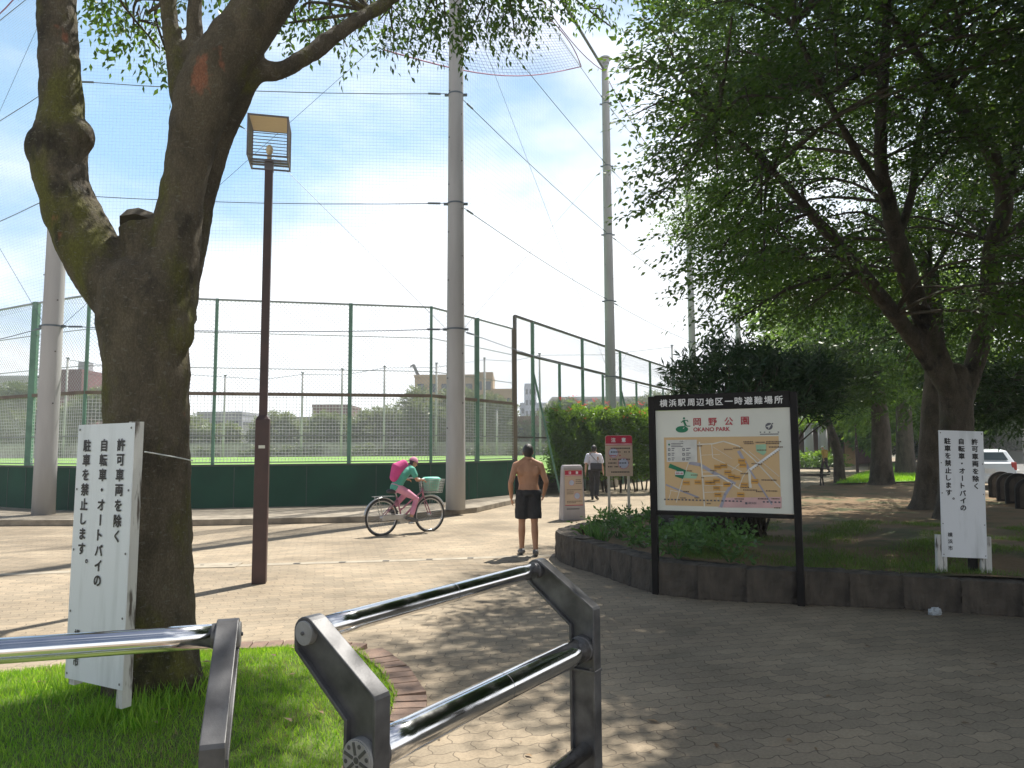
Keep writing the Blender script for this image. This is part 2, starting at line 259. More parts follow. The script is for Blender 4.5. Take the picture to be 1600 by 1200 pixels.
# ------------------------------------------------------------------ object helpers
def tag(o, label=None, cat=None, group=None, kind=None):
    if label: o['label'] = label
    if cat: o['category'] = cat
    if group: o['group'] = group
    if kind: o['kind'] = kind
    return o
def thing(name, label, cat, loc=(0, 0, 0), rotz=0.0, group=None):
    o = bpy.data.objects.new(name, None); COL.objects.link(o); o.location = loc; o.rotation_euler = (0, 0, rotz)
    o.empty_display_size = 0.2
    return tag(o, label, cat, group)
def copy_tree(o, parent=None):
    c = o.copy(); COL.objects.link(c)
    if parent is not None: c.parent = parent
    for ch in o.children: copy_tree(ch, c)
    return c
def root_matrix(o):
    m = Matrix.Identity(4)
    while o is not None:
        m = Matrix.LocRotScale(o.location, o.rotation_euler, o.scale) @ m; o = o.parent
    return m

class MB:
    def __init__(self): self.v = []; self.f = []; self.m = []; self.mi = 0
    def add(self, verts, faces, mi=None):
        b = len(self.v); self.v += [tuple(x) for x in verts]
        self.f += [tuple(i + b for i in f) for f in faces]; self.m += [self.mi if mi is None else mi] * len(faces)
    def box(self, c, s, rz=0.0, mi=None, M=None):
        x, y, z = s[0] / 2, s[1] / 2, s[2] / 2
        vs = [Vector((a, b, d)) for d in (-z, z) for a, b in ((-x, -y), (x, -y), (x, y), (-x, y))]
        Mr = M if M is not None else Matrix.Rotation(rz, 3, 'Z')
        self.add([Mr @ p + Vector(c) for p in vs], [(3, 2, 1, 0), (4, 5, 6, 7), (0, 1, 5, 4), (1, 2, 6, 5), (2, 3, 7, 6), (3, 0, 4, 7)], mi)
    def bar(self, a, b, w, h=None, mi=None, up=(0, 0, 1)):
        a = Vector(a); b = Vector(b); h = h or w; d = (b - a); ln = d.length; d.normalize(); upv = Vector(up)
        if abs(d.dot(upv)) > 0.95: upv = Vector((0, 1, 0))
        s = d.cross(upv).normalized(); t = s.cross(d).normalized()
        M = Matrix((s, d, t)).transposed(); self.box((a + b) / 2, (w, ln, h), mi=mi, M=M)
    def tube(self, pts, rad, seg=10, mi=None, caps=True, rnd=False, ell=None):
        pts = [Vector(p) for p in pts]; n = len(pts)
        if not hasattr(rad, '__len__'): rad = [rad] * n
        rad = list(rad)
        if rnd:
            d0 = (pts[0] - pts[1]).normalized(); d1 = (pts[-1] - pts[-2]).normalized(); r0, r1 = rad[0], rad[-1]
            pre = [(pts[0] + d0 * r0 * k, r0 * math.sqrt(max(0.0, 1 - k * k))) for k in (0.96, 0.75, 0.4)]
            post = [(pts[-1] + d1 * r1 * k, r1 * math.sqrt(max(0.0, 1 - k * k))) for k in (0.4, 0.75, 0.96)]
            pts = [p for p, _ in pre] + pts + [p for p, _ in post]; rad = [q for _, q in pre] + rad + [q for _, q in post]; n = len(pts)
        up = None; rings = []
        for i in range(n):
            d = (pts[min(i + 1, n - 1)] - pts[max(i - 1, 0)]).normalized()
            if up is None:
                up = Vector((0, 0, 1)) if abs(d.z) < 0.9 else Vector((0, 1, 0))
            s = d.cross(up)
            if s.length < 1e-4: s = d.orthogonal()
            s.normalize(); up = s.cross(d).normalized()
            rings.append([pts[i] + (s * math.cos(2 * math.pi * k / seg) * (ell[0] if ell else 1) + up * math.sin(2 * math.pi * k / seg) * (ell[1] if ell else 1)) * rad[i] for k in range(seg)])
        fs = [(i * seg + k, i * seg + (k + 1) % seg, (i + 1) * seg + (k + 1) % seg, (i + 1) * seg + k) for i in range(n - 1) for k in range(seg)]
        if caps: fs += [tuple(range(seg - 1, -1, -1)), tuple((n - 1) * seg + k for k in range(seg))]
        self.add([p for r in rings for p in r], fs, mi)
    def wire(self, a, b, r, mi=None):
        a = Vector(a); b = Vector(b); d = (b - a).normalized(); s = d.orthogonal().normalized(); t = d.cross(s)
        o = [s * r, (s * -0.5 + t * 0.866) * r, (s * -0.5 - t * 0.866) * r]
        self.add([a + q for q in o] + [b + q for q in o], [(0, 1, 4, 3), (1, 2, 5, 4), (2, 0, 3, 5)], mi)
    def prism(self, poly, z0, z1, mi=None, M=None):
        n = len(poly); vs = [Vector((p[0], p[1], z0)) for p in poly] + [Vector((p[0], p[1], z1)) for p in poly]
        if M is not None: vs = [M @ v for v in vs]
        self.add(vs, [tuple(range(n - 1, -1, -1)), tuple(range(n, 2 * n))] + [(i, (i + 1) % n, n + (i + 1) % n, n + i) for i in range(n)], mi)
    def ell(self, c, r, mi=None, seg=14, rings=9, M=None):
        c = Vector(c); vs = []; fs = []
        for i in range(rings + 1):
            th = math.pi * (i + 0.02) / (rings + 0.04)
            for k in range(seg):
                a = 2 * math.pi * k / seg; q = Vector((r[0] * math.sin(th) * math.cos(a), r[1] * math.sin(th) * math.sin(a), r[2] * math.cos(th)))
                vs.append((M @ q if M is not None else q) + c)
        fs = [(i * seg + k, (i + 1) * seg + k, (i + 1) * seg + (k + 1) % seg, i * seg + (k + 1) % seg) for i in range(rings) for k in range(seg)]
        fs += [tuple(range(seg)), tuple(rings * seg + k for k in range(seg - 1, -1, -1))]
        self.add(vs, fs, mi)
    def build(self, name, mats, parent=None, smooth=False, world=False, bevel=0.0, loc=None):
        me = bpy.data.meshes.new(name); me.from_pydata(self.v, [], self.f)
        for mm in (mats if isinstance(mats, (list, tuple)) else [mats]): me.materials.append(MATS[mm])
        me.polygons.foreach_set('material_index', self.m)
        if smooth: me.polygons.foreach_set('use_smooth', [True] * len(self.f))
        me.update()
        o = bpy.data.objects.new(name, me); COL.objects.link(o)
        if parent is not None:
            o.parent = parent
            if world: me.transform(root_matrix(parent).inverted())
        elif loc is not None:
            me.transform(Matrix.Translation(-Vector(loc))); o.location = loc
        if bevel:
            bm = o.modifiers.new('bevel', 'BEVEL'); bm.width = bevel; bm.segments = 2; bm.limit_method = 'ANGLE'; bm.angle_limit = R(40)
        return o
def smooth_path(pts, rad, sub=5):
    pts = [Vector(p) for p in pts]; n = len(pts); op = []; orad = []
    for i in range(n - 1):
        p0, p1, p2, p3 = pts[max(i - 1, 0)], pts[i], pts[i + 1], pts[min(i + 2, n - 1)]
        for k in range(sub):
            t = k / sub; t2 = t * t; t3 = t2 * t
            op.append(0.5 * ((2 * p1) + (p2 - p0) * t + (2 * p0 - 5 * p1 + 4 * p2 - p3) * t2 + (3 * p1 - p0 - 3 * p2 + p3) * t3))
            orad.append(rad[i] * (1 - t) + rad[i + 1] * t)
    op.append(pts[-1]); orad.append(rad[-1])
    return op, orad
def remeshed(mb, name, mats, parent, voxel, smooth_it=6, world=False, disp=None):
    o = mb.build('tmp', mats); md = o.modifiers.new('r', 'REMESH'); md.mode = 'VOXEL'; md.voxel_size = voxel
    sm = o.modifiers.new('s', 'SMOOTH'); sm.iterations = smooth_it; sm.factor = 0.5
    if disp:
        tx = bpy.data.textures.new('bark_relief', 'CLOUDS'); tx.noise_scale = disp[0]; tx.noise_depth = 3
        dm = o.modifiers.new('d', 'DISPLACE'); dm.texture = tx; dm.strength = disp[1]; dm.mid_level = 0.5; dm.texture_coords = 'LOCAL'
    dg = bpy.context.evaluated_depsgraph_get(); me = bpy.data.meshes.new_from_object(o.evaluated_get(dg))
    bpy.data.objects.remove(o)
    me.name = name; me.polygons.foreach_set('use_smooth', [True] * len(me.polygons))
    me.materials.clear()
    for mm in (mats if isinstance(mats, (list, tuple)) else [mats]): me.materials.append(MATS[mm])
    r = bpy.data.objects.new(name, me); COL.objects.link(r)
    if parent is not None:
        r.parent = parent
        if world: me.transform(root_matrix(parent).inverted())
    return r

# ---- lettering: the built-in font, turned into mesh
_GL = {}
def glyphs(s, bold):
    k = (s, bold)
    if k not in _GL:
        cu = bpy.data.curves.new('lettering', 'FONT'); cu.body = s; cu.size = 1.0; cu.align_x = 'CENTER'; cu.align_y = 'CENTER'; cu.offset = bold; cu.resolution_u = 3
        o = bpy.data.objects.new('lettering', cu); COL.objects.link(o)
        dg = bpy.context.evaluated_depsgraph_get(); me = bpy.data.meshes.new_from_object(o.evaluated_get(dg))
        vs = [v.co.copy() for v in me.vertices]; fs = [tuple(p.vertices) for p in me.polygons]
        bpy.data.objects.remove(o); bpy.data.curves.remove(cu); bpy.data.meshes.remove(me)
        if vs:
            x0 = min(v.x for v in vs); x1 = max(v.x for v in vs); y0 = min(v.y for v in vs); y1 = max(v.y for v in vs)
        else: x0 = x1 = y0 = y1 = 0
        _GL[k] = (vs, fs, (x0, x1, y0, y1))
    return _GL[k]
class Face:                                # a flat printed surface: o = lower left corner, x and y unit vectors, size w x h
    def __init__(s, o, x, y, w, h): s.o = Vector(o); s.x = Vector(x).normalized(); s.y = Vector(y).normalized(); s.n = s.x.cross(s.y).normalized(); s.w = w; s.h = h
    def pt(s, a, b, lay=0): return s.o + s.x * (a * s.w) + s.y * (b * s.h) + s.n * (0.0012 * lay)
    def quad(s, mb, a0, b0, a1, b1, lay, mi): mb.add([s.pt(a0, b0, lay), s.pt(a1, b0, lay), s.pt(a1, b1, lay), s.pt(a0, b1, lay)], [(0, 1, 2, 3)], mi)
    def poly(s, mb, pts, lay, mi): mb.add([s.pt(a, b, lay) for a, b in pts], [tuple(range(len(pts)))], mi)
    def disc(s, mb, a, b, ra, lay, mi, rb=None, seg=18):
        rb = rb if rb else ra * s.w / s.h
        s.poly(mb, [(a + ra * math.cos(2 * math.pi * k / seg), b + rb * math.sin(2 * math.pi * k / seg)) for k in range(seg)], lay, mi)
    def strip(s, mb, pts, wid, lay, mi):
        q = [s.pt(a, b, lay) for a, b in pts]
        for i in range(len(q) - 1):
            d = (q[i + 1] - q[i]).normalized(); t = s.n.cross(d) * wid / 2; e = d * wid * 0.2
            mb.add([q[i] - t - e, q[i + 1] - t + e, q[i + 1] + t + e, q[i] + t - e], [(0, 1, 2, 3)], mi)
    def text(s, mb, st, a, b, size, lay, mi, bold=0.012, fit=None, rot=0.0, center=True, sx=1.0):
        vs, fs, bb = glyphs(st, 0.0); c = s.pt(a, b, lay)
        k = size
        if fit: k = fit * s.w / max(1e-6, bb[1] - bb[0])
        ox, oy = ((bb[0] + bb[1]) / 2, (bb[2] + bb[3]) / 2) if center else (0, 0)
        ca, sa = math.cos(rot), math.sin(rot)
        out = []
        for v in vs:
            x = (v.x - ox) * k * sx; y = (v.y - oy) * k
            x, y = x * ca - y * sa, x * sa + y * ca
            out.append(c + s.x * x + s.y * y)
        e = bold * k * 1.1
        for q_, (dx, dy) in enumerate(((0, 0), (-e, 0), (e, 0), (0, -e), (0, e), (-e * .7, -e * .7), (e * .7, e * .7))[:7 if bold > .011 else 1]):
            mb.add([p + s.x * dx + s.y * dy + s.n * (.00012 * q_) for p in out], fs, mi)

# ------------------------------------------------------------------ foliage helpers
def nrmz(a): return a / np.maximum(1e-9, np.linalg.norm(a, axis=-1, keepdims=True))
def leaf_object(name, pos, d, n, ln, wr, tone, material, parent=None, blade=False):
    N_ = len(pos); d = nrmz(d); w = nrmz(np.cross(d, n)); n2 = np.cross(w, d)
    ln = ln[:, None]; wd = ln * wr
    if blade:
        V = np.stack([pos - w * wd * 0.5, pos + w * wd * 0.5, pos + d * ln * 0.6 + w * wd * 0.36 + n2 * ln * 0.03, pos + d * ln - w * wd * 0.1 + n2 * ln * 0.10], 1)
    else:
        V = np.stack([pos, pos + d * ln * 0.42 + w * wd * 0.5 + n2 * ln * 0.06, pos + d * ln - n2 * ln * 0.08, pos + d * ln * 0.42 - w * wd * 0.5 + n2 * ln * 0.06], 1)
    me = bpy.data.meshes.new(name); me.vertices.add(N_ * 4); me.vertices.foreach_set('co', V.reshape(-1).astype(np.float32))
    me.loops.add(N_ * 4); me.polygons.add(N_)
    me.loops.foreach_set('vertex_index', np.arange(N_ * 4, dtype=np.int32)); me.polygons.foreach_set('loop_start', np.arange(0, N_ * 4, 4, dtype=np.int32))
    me.update(calc_edges=True)
    at = me.attributes.new('tone', 'FLOAT', 'POINT'); at.data.foreach_set('value', np.repeat(tone, 4).astype(np.float32))
    me.materials.append(MATS[material]); o = bpy.data.objects.new(name, me); COL.objects.link(o)
    if parent is not None: o.parent = parent; me.transform(root_matrix(parent).inverted())
    return o
def spray_leaves(S, A, k, twig, leaf, droop=0.3, up=0.5):
    """S spray roots (N,3), A spray axes: k leaves alternate along each twig"""
    n = len(S); A = nrmz(A); Z = np.tile(np.array([0, 0, 1.0]), (n, 1)) + rng.normal(0, up, (n, 3))
    side = nrmz(np.cross(A, Z)); nn = nrmz(np.cross(side, A))
    tw = twig * rng.uniform(0.6, 1.25, n); tone_s = rng.uniform(0, 1, n)
    pos = []; dr = []; nr = []; ln = []; tn = []
    for j in range(k):
        t = (j + 0.6) / k; sg = 1 if j % 2 else -1
        p = S + A * (tw * t)[:, None]; p = p + rng.normal(0, 0.012 + 0.02 * twig, (n, 3)); p[:, 2] -= droop * tw * t * t * 0.7
        d_ = A * rng.uniform(0.35, 0.8, n)[:, None] + side * (sg * rng.uniform(0.5, 1.0, n))[:, None] * (1 - 0.7 * (t > 0.9)); d_[:, 2] -= droop * rng.uniform(0.2, 1.1, n)
        pos.append(p); dr.append(d_); nr.append(nrmz(nn + rng.normal(0, 0.42, (n, 3)))); ln.append(leaf * rng.uniform(0.65, 1.25, n)); tn.append(np.clip(tone_s * 0.6 + rng.uniform(0, 0.5, n) - 0.05, 0, 1))
    return np.concatenate(pos), np.concatenate(dr), np.concatenate(nr), np.concatenate(ln), np.concatenate(tn)
def blob_sprays(blobs, dens, centre, flat=1.0, out=0.8):
    S = []; A = []
    for (c, r) in blobs:
        c = np.array(c, float); r = np.array(r, float); n = max(4, int(dens * (r[0] * r[1] * r[2]) ** (2 / 3) * 4))
        q = nrmz(rng.normal(0, 1, (n, 3))) * (rng.uniform(0.15, 1, (n, 1)) ** 0.6)
        S.append(c + q * r)
        a = q * 0.8 + nrmz(c + q * r - np.array(centre)) * out + rng.normal(0, 0.35, (n, 3)); a[:, 2] *= 0.55; A.append(a)
    return np.concatenate(S), np.concatenate(A)
def crown(name, blobs, dens, centre, k, twig, leaf, material, parent, wr=0.42, droop=0.3, out=0.8):
    S, A = blob_sprays(blobs, dens, centre, out=out)
    p, d, n, l, t = spray_leaves(S, A, k, twig, leaf, droop)
    return leaf_object(name, p, d, n, l, wr, t, material, parent)
def boughs(mb, blobs, nodes, r0, r1, seg=5, sag=0.25):
    for c, r in blobs:
        c = Vector(c); far_ = min((Vector(q) - c).length for q in nodes) > 3.6; nd = min(nodes, key=lambda q: (Vector(q) - c).length + max(0, q[2] - c.z) * 0.8); a = Vector(nd)
        m = (a + c) / 2 + Vector((random.uniform(-.3, .3), random.uniform(-.3, .3), sag + random.uniform(0, .3)))
        pts, rad = smooth_path([a, m, c + (c - a).normalized() * r[0] * 0.4], [r0, (r0 + r1) / 2, r1], 4)
        if far_: continue
        mb.tube(pts, rad, seg, caps=False)
        for _ in range(3):
            e = c + Vector((random.uniform(-1, 1) * r[0], random.uniform(-1, 1) * r[1], random.uniform(-.6, .6) * r[2]))
            mb.tube([m.lerp(c, .5), (m.lerp(c, .6) + e) / 2 + Vector((0, 0, .1)), e], [r1 * 1.1, r1 * .8, r1 * .35], 4, caps=False)

# ------------------------------------------------------------------ the setting: ground sheets
def sheet(name, poly, z, material, kind='structure'):
    bm_ = MB(); bm_.add([(x, y, z) for x, y in poly], [tuple(range(len(poly)))]); o = bm_.build(name, material); o['kind'] = kind; return o
sheet('ground', [(-300, -60), (300, -60), (300, 330), (-300, 330)], -0.02, 'earth')
sheet('plaza_paving', [(-60, -14), (60, -14), (60, 8), (60, 110), (-60, 110)], 0.0, 'paver')

# fence line of the ball field and the padded wall below it
FP = [Vector(p) for p in ((-21.5, 24.4), (-12.8, 19.5), (-10.8, 18.5), (-2.26, 20.4), (-1.07, 22.3), (0.08, 24.3))]
F2 = [Vector((0.10, 24.45)), Vector((9.1, 41.6)), Vector((37.0, 94.7))]
fo = [p + Vector((0.0, 0.18)) for p in FP]
sheet('sports_field', [(-21.5, 24.7)] + [(p.x, p.y + 0.12) for p in FP[1:]] + [(9.0, 41.9), (36.5, 94.9), (30, 106), (-75, 106), (-75, 40)], 0.72, 'turf')
# kerb platform in front of the wall
kf = [P(-160, 826), P(0, 822), P(300, 822), P(600, 815.5), P(745, 801), P(812, 785), P(855, 768)]
kb = [(0.32, 24.7), (0.10, 24.33), (-1.05, 22.34), (-2.24, 20.44), (-10.8, 18.54), (-12.8, 19.54), (-21.4, 24.4)]
mb = MB(); mb.prism([(p.x, p.y) for p in kf] + kb, 0.0, 0.135)
o = mb.build('kerb', 'kerb_stone', bevel=0.015); o['kind'] = 'structure'
# drain line across the paving
mb = MB()
dl = [P(-60, 901), P(120, 893), P(300, 886.5), P(420, 882), P(640, 875.5), P(830, 869), P(866, 868)]
for a, b in zip(dl[:-1], dl[1:]): 
    d_ = (b - a).normalized(); s_ = Vector((-d_.y, d_.x, 0)) * 0.10
    mb.add([a - s_ + Vector((0, 0, .004)), b - s_ + Vector((0, 0, .004)), b + s_ + Vector((0, 0, .004)), a + s_ + Vector((0, 0, .004))], [(0, 1, 2, 3)], 0)
for u, v in ((464, 881), (535, 879), (603, 877), (671, 874.5), (735, 872.5), (345, 885)):
    p = P(u, v); mb.box((p.x, p.y, .007), (.09, .07, .005), mi=1)
o = mb.build('drain_channel', ['drain', 'drain_dark']); o['kind'] = 'structure'
_c = P(338, 884); m_b = MB(); m_b.box((_c.x, _c.y, .006), (.62, .42, .010), rz=R(5)); m_b.box((_c.x - .2, _c.y, .0125), (.05, .03, .004), mi=1); m_b.box((_c.x + .2, _c.y, .0125), (.05, .03, .004), mi=1)
tag(m_b.build('inspection_cover', ['drain', 'drain_dark'], bevel=.003), 'pale rectangular inspection cover let into the paving by the lamp post', 'cover')
# park strip behind the stone planter edge, sloping from the planter top to the level of the path
def park_z(x, y):
    fr = 0.325 - 0.285 * min(1, max(0, (y - 9.5) / 9.0))
    return fr + 0.035 * math.sin(1.3 * x + 0.7 * y) * math.cos(0.9 * y - 0.4 * x) + 0.02 * math.sin(3.1 * x + 1.7 * y)
EDGE = [P(868, 871), P(878, 880), P(905, 890), P(935, 898), P(968, 911), P(1000, 921), P(1035, 931), P(1100, 938), P(1250, 945), P(1430, 953), P(1600, 965), P(1800, 980), P(2100, 1000)]
BACK = [P(868, 871), P(880, 838.5, .36).lerp(P(880, 838.5, .36), 0), P(918, 816, .38), P(1008, 797, .38)]
park_poly = [(0.85, 11.15), (1.25, 9.75), (1.62, 8.75), (2.1, 8.3), (3.0, 7.95), (4.2, 7.55), (5.0, 7.3), (8.2, 6.3), (11.1, 6.3), (12.0, 16.7), (20.2, 34.5), (29.5, 55), (39, 75), (36, 75), (24.5, 51), (13.0, 31.5), (2.9, 15.1), (1.5, 12.9), (1.05, 11.9)]
def inside(poly, x, y):
    c = False; j = len(poly) - 1
    for i in range(len(poly)):
        xi, yi = poly[i]; xj, yj = poly[j]
        if (yi > y) != (yj > y) and x < (xj - xi) * (y - yi) / (yj - yi) + xi: c = not c
        j = i
    return c
def terrain(name, poly, zf, step, material):
    bm_ = bmesh.new(); vs = [bm_.verts.new((x, y, 0)) for x, y in poly]; bm_.faces.new(vs)
    x0 = min(p[0] for p in poly); x1 = max(p[0] for p in poly); y0 = min(p[1] for p in poly); y1 = max(p[1] for p in poly)
    x = x0 + step * .5
    while x < x1:
        bmesh.ops.bisect_plane(bm_, geom=bm_.verts[:] + bm_.edges[:] + bm_.faces[:], plane_co=(x, 0, 0), plane_no=(1, 0, 0)); x += step
    y = y0 + step * .5
    while y < y1:
        bmesh.ops.bisect_plane(bm_, geom=bm_.verts[:] + bm_.edges[:] + bm_.faces[:], plane_co=(0, y, 0), plane_no=(0, 1, 0)); y += step * (1 if y < 20 else 3)
    bmesh.ops.triangulate(bm_, faces=[f for f in bm_.faces if len(f.verts) > 4])
    for v_ in bm_.verts: v_.co.z = zf(v_.co.x, v_.co.y)
    me = bpy.data.meshes.new(name); bm_.to_mesh(me); bm_.free(); me.polygons.foreach_set('use_smooth', [True] * len(me.polygons)); me.materials.append(MATS[material])
    o = bpy.data.objects.new(name, me); COL.objects.link(o); o['kind'] = 'structure'; return o
mat('park_soil', (0.165, 0.105, 0.05), (0.06, 0.075, 0.022), 1.1, 0.95, 1.0, 18, detail=10, lo=0.50, hi=0.66)
terrain('park_ground', park_poly, park_z, 0.5, 'park_soil')
# lawn beyond the first trees and the road on the right
sheet('far_lawn', [(13.4, 31.0), (19.0, 33.2), (28.5, 54), (38, 74), (36.2, 74), (24.6, 50.3)], 0.09, 'turf')
RD0 = [(12.7, 17.2), (12.0, 8.0), (11.4, -10)]
sheet('road', [(13.2, 17.2), (12.9, 8.0), (12.6, -12), (27, -12), (27, 10), (62, 75), (80, 110), (60, 110), (42.5, 75), (32.6, 55), (22.0, 34.5)], 0.006, 'asphalt')
mb = MB()
for i in range(9):
    a = Vector((20.5 + i * 2.6, 24 + i * 5.0, .011)); b = a + Vector((1.35, 2.6, 0)); s_ = Vector((.07, -.035, 0))
    mb.add([a - s_, b - s_, b + s_, a + s_], [(0, 1, 2, 3)])
mat('road_paint', (0.7, 0.7, 0.68), (0.55, 0.55, 0.53), 4, 0.8)
o = mb.build('road_marking', 'road_paint'); o['kind'] = 'structure'

# grass bed of the left tree
BED = [(-9.5, 3.0), (-4.2, 5.0), (-3.36, 5.66), (-2.5, 6.02), (-1.76, 6.12), (-1.25, 5.98), (-0.98, 5.5), (-0.78, 4.9), (-0.74, 4.45), (-0.86, 4.0), (-0.98, 3.0), (-1.05, 0.5), (-1.1, -1.5), (-9.5, -1.5)]
def edge_dist(poly, x, y):
    q = Vector((x, y)); best = 9
    for i in range(len(poly)):
        a = Vector(poly[i]); b = Vector(poly[(i + 1) % len(poly)]); ab = b - a; t = max(0, min(1, (q - a).dot(ab) / ab.length_squared)); best = min(best, (a + ab * t - q).length)
    return best
def bed_z(x, y):
    d_ = edge_dist(BED, x, y); return 0.02 + 0.15 * (1 - math.exp(-d_ / 0.55)) + 0.02 * math.sin(4 * x + 1) * math.sin(3.3 * y)
mat('bed_soil', (0.10, 0.13, 0.03), (0.07, 0.10, 0.02), 3, 0.95, 0.6, 30)
terrain('grass_bed', BED, bed_z, 0.25, 'bed_soil')
mb = MB()
outer = BED[3:13]
for i in range(len(outer) - 1):
    a = Vector(outer[i]); b = Vector(outer[i + 1]); ln = (b - a).length; n_ = max(1, int(ln / 0.112)); d_ = (b - a) / ln; s_ = Vector((d_.y, -d_.x)) * -1
    for k in range(n_):
        c = a + d_ * (ln * (k + .5) / n_) + s_ * 0.115
        mb.box((c.x, c.y, .012 + random.uniform(-.004, .004)), (ln / n_ - .01, .21, .05), rz=math.atan2(d_.y, d_.x) + random.uniform(-.03, .03))
o = mb.build('brick_edging', 'edging_brick', bevel=.004); o['kind'] = 'structure'

def sample_poly(poly, n, keep=None):
    xs = [p[0] for p in poly]; ys = [p[1] for p in poly]; out = []
    while len(out) < n:
        x = random.uniform(min(xs), max(xs)); y = random.uniform(min(ys), max(ys))
        if inside(poly, x, y) and (keep is None or keep(x, y)): out.append((x, y))
    return out
def grass(name, pts, zf, h, wr, material, lean=0.45):
    n = len(pts); pos = np.array([(x, y, zf(x, y) - .006) for x, y in pts])
    d = np.tile(np.array([0, 0, 1.0]), (n, 1)) + rng.normal(0, lean, (n, 3)); d[:, 2] = np.abs(d[:, 2]) + .25
    o = leaf_object(name, pos, d, nrmz(rng.normal(0, 1, (n, 3))), h * rng.uniform(.45, 1.35, n), wr, np.clip(rng.normal(.45, .28, n), 0, 1), material, blade=True)
    o['kind'] = 'stuff'; return o
near_bed = [(-4.3, 4.9), (-3.36, 5.6), (-2.5, 5.97), (-1.76, 6.07), (-1.22, 6.0), (-0.95, 5.52), (-0.75, 4.9), (-0.71, 4.44), (-0.83, 4.0), (-0.95, 3.2), (-0.98, 2.6), (-3.0, 2.6)]
tag(grass('grass', sample_poly(near_bed, 75000), bed_z, .042, .075, 'grass_blade'), 'short bright green grass of the bed round the left tree', 'grass')
tufts = []
for cx, cy, rr, nn in ((-2.28, 4.20, .20, 900), (-2.05, 4.35, .2, 700), (-1.95, 4.55, .18, 500), (-2.7, 4.6, .25, 700), (-2.0, 4.05, .15, 400), (-2.9, 3.9, .3, 500)):
    tufts += [(cx + random.gauss(0, rr * .5), cy + random.gauss(0, rr * .5)) for _ in range(nn)]
tag(grass('tall_grass', tufts[::2], bed_z, .12, .035, 'grass_blade', .45), 'longer grass tufts at the foot of the left tree and its sign', 'grass')
leaf_mat('straw', (0.22, 0.19, 0.08), (0.36, 0.30, 0.15), 0.2)
tag(grass('dry_grass', sample_poly(near_bed, 9000, lambda x, y: math.sin(5.1 * x + 1) * math.cos(4.3 * y) + .5 * math.sin(11 * x + 7 * y) > .35 or random.random() < .12), bed_z, .038, .08, 'straw', .9), 'dry straw coloured grass patches in the left bed', 'grass')
gp = [(random.uniform(-3.5, 5.5), random.uniform(3.4, 9.5)) for _ in range(500)] + [(a.x + random.gauss(0, .12), a.y - abs(random.gauss(0, .12)) - .05) for a in (EDGE[k] for k in range(3, 11)) for _ in range(26)]
gp = [q for q in gp if not inside(BED, *q) and not inside(park_poly, *q)]
o = leaf_object('litter', np.array([(x, y, .008) for x, y in gp]), np.concatenate([rng.normal(0, 1, (len(gp), 2)), rng.normal(0, .12, (len(gp), 1))], 1), np.tile(np.array([.1, .1, 1.0]), (len(gp), 1)), rng.uniform(.008, .03, len(gp)), .45, rng.uniform(0, .6, len(gp)), 'leaf_dead'); o['kind'] = 'stuff'; tag(o, 'small bits of leaf litter and grit scattered on the paving', 'litter')
def pk(x, y):
    q = math.sin(1.9 * x + .6) * math.cos(2.3 * y) + .6 * math.sin(4.1 * x - 2.2 * y) + (0.9 if y < 9.6 else 0)
    return random.random() < max(0, min(1, q * .6 + .1))
front = [(2.0, 8.45), (3.0, 8.05), (4.2, 7.65), (5.2, 7.35), (7.8, 6.7), (9.5, 13.5), (8, 14.5), (3.2, 14.0), (1.7, 12)]
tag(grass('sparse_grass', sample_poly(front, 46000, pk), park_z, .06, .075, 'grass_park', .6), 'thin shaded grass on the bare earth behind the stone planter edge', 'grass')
far_l = [(13.6, 31.2), (18.9, 33.3), (26, 50), (24, 49)]
tag(grass('rough_grass', sample_poly(far_l, 9000), lambda x, y: .09, .16, .12, 'grass_blade', .5), 'sunlit long grass beyond the park trees', 'grass')

# ------------------------------------------------------------------ stone planter edge: each block a thing
def along(poly, step, jitter=0.0):
    out = []; carry = 0.0
    for a, b in zip(poly[:-1], poly[1:]):
        ln = (b - a).length; t = carry
        while t < ln: out.append(a + (b - a) * (t / ln)); t += step
        carry = t - ln
    return out
edge_pts = [Vector((p.x, p.y)) for p in EDGE]
back_pts = [Vector((0.63, 11.16)), Vector((0.74, 11.75)), Vector((1.2, 12.75)), Vector((2.6, 15.0)), Vector((4.4, 17.9))]
nodes_f = along(edge_pts, 0.50); nodes_b = along(back_pts, 0.55)
blk_lab_pos = []
def stone_block(a, b, lab, h, wid=0.30):
    d_ = (b - a); ln = d_.length; ang = math.atan2(d_.y, d_.x); c = (a + b) / 2
    t = tag(bpy.data.objects.new('tmp', None), None)
    bpy.data.objects.remove(t)
    bm_ = bmesh.new(); bmesh.ops.create_grid(bm_, x_segments=1, y_segments=1, size=.5); bm_.free()
    m_b = MB(); m_b.box((0, wid / 2, h / 2), (ln + .004, wid, h))
    o = m_b.build('stone_block', 'planter_stone'); o.location = (c.x, c.y, 0); o.rotation_euler = (0, 0, ang)
    sb = o.modifiers.new('bevel', 'BEVEL'); sb.width = .007; sb.segments = 2
    ss = o.modifiers.new('sub', 'SUBSURF'); ss.subdivision_type = 'SIMPLE'; ss.levels = 4; ss.render_levels = 4
    dm = o.modifiers.new('rough', 'DISPLACE'); dm.texture = ROCKTEX; dm.strength = .036; dm.mid_level = .5; dm.texture_coords = 'GLOBAL'
    tag(o, lab, 'stone block', 'stone blocks edging the planter'); return o
ROCKTEX = bpy.data.textures.new('rock_relief', 'CLOUDS'); ROCKTEX.noise_scale = .09; ROCKTEX.noise_depth = 4
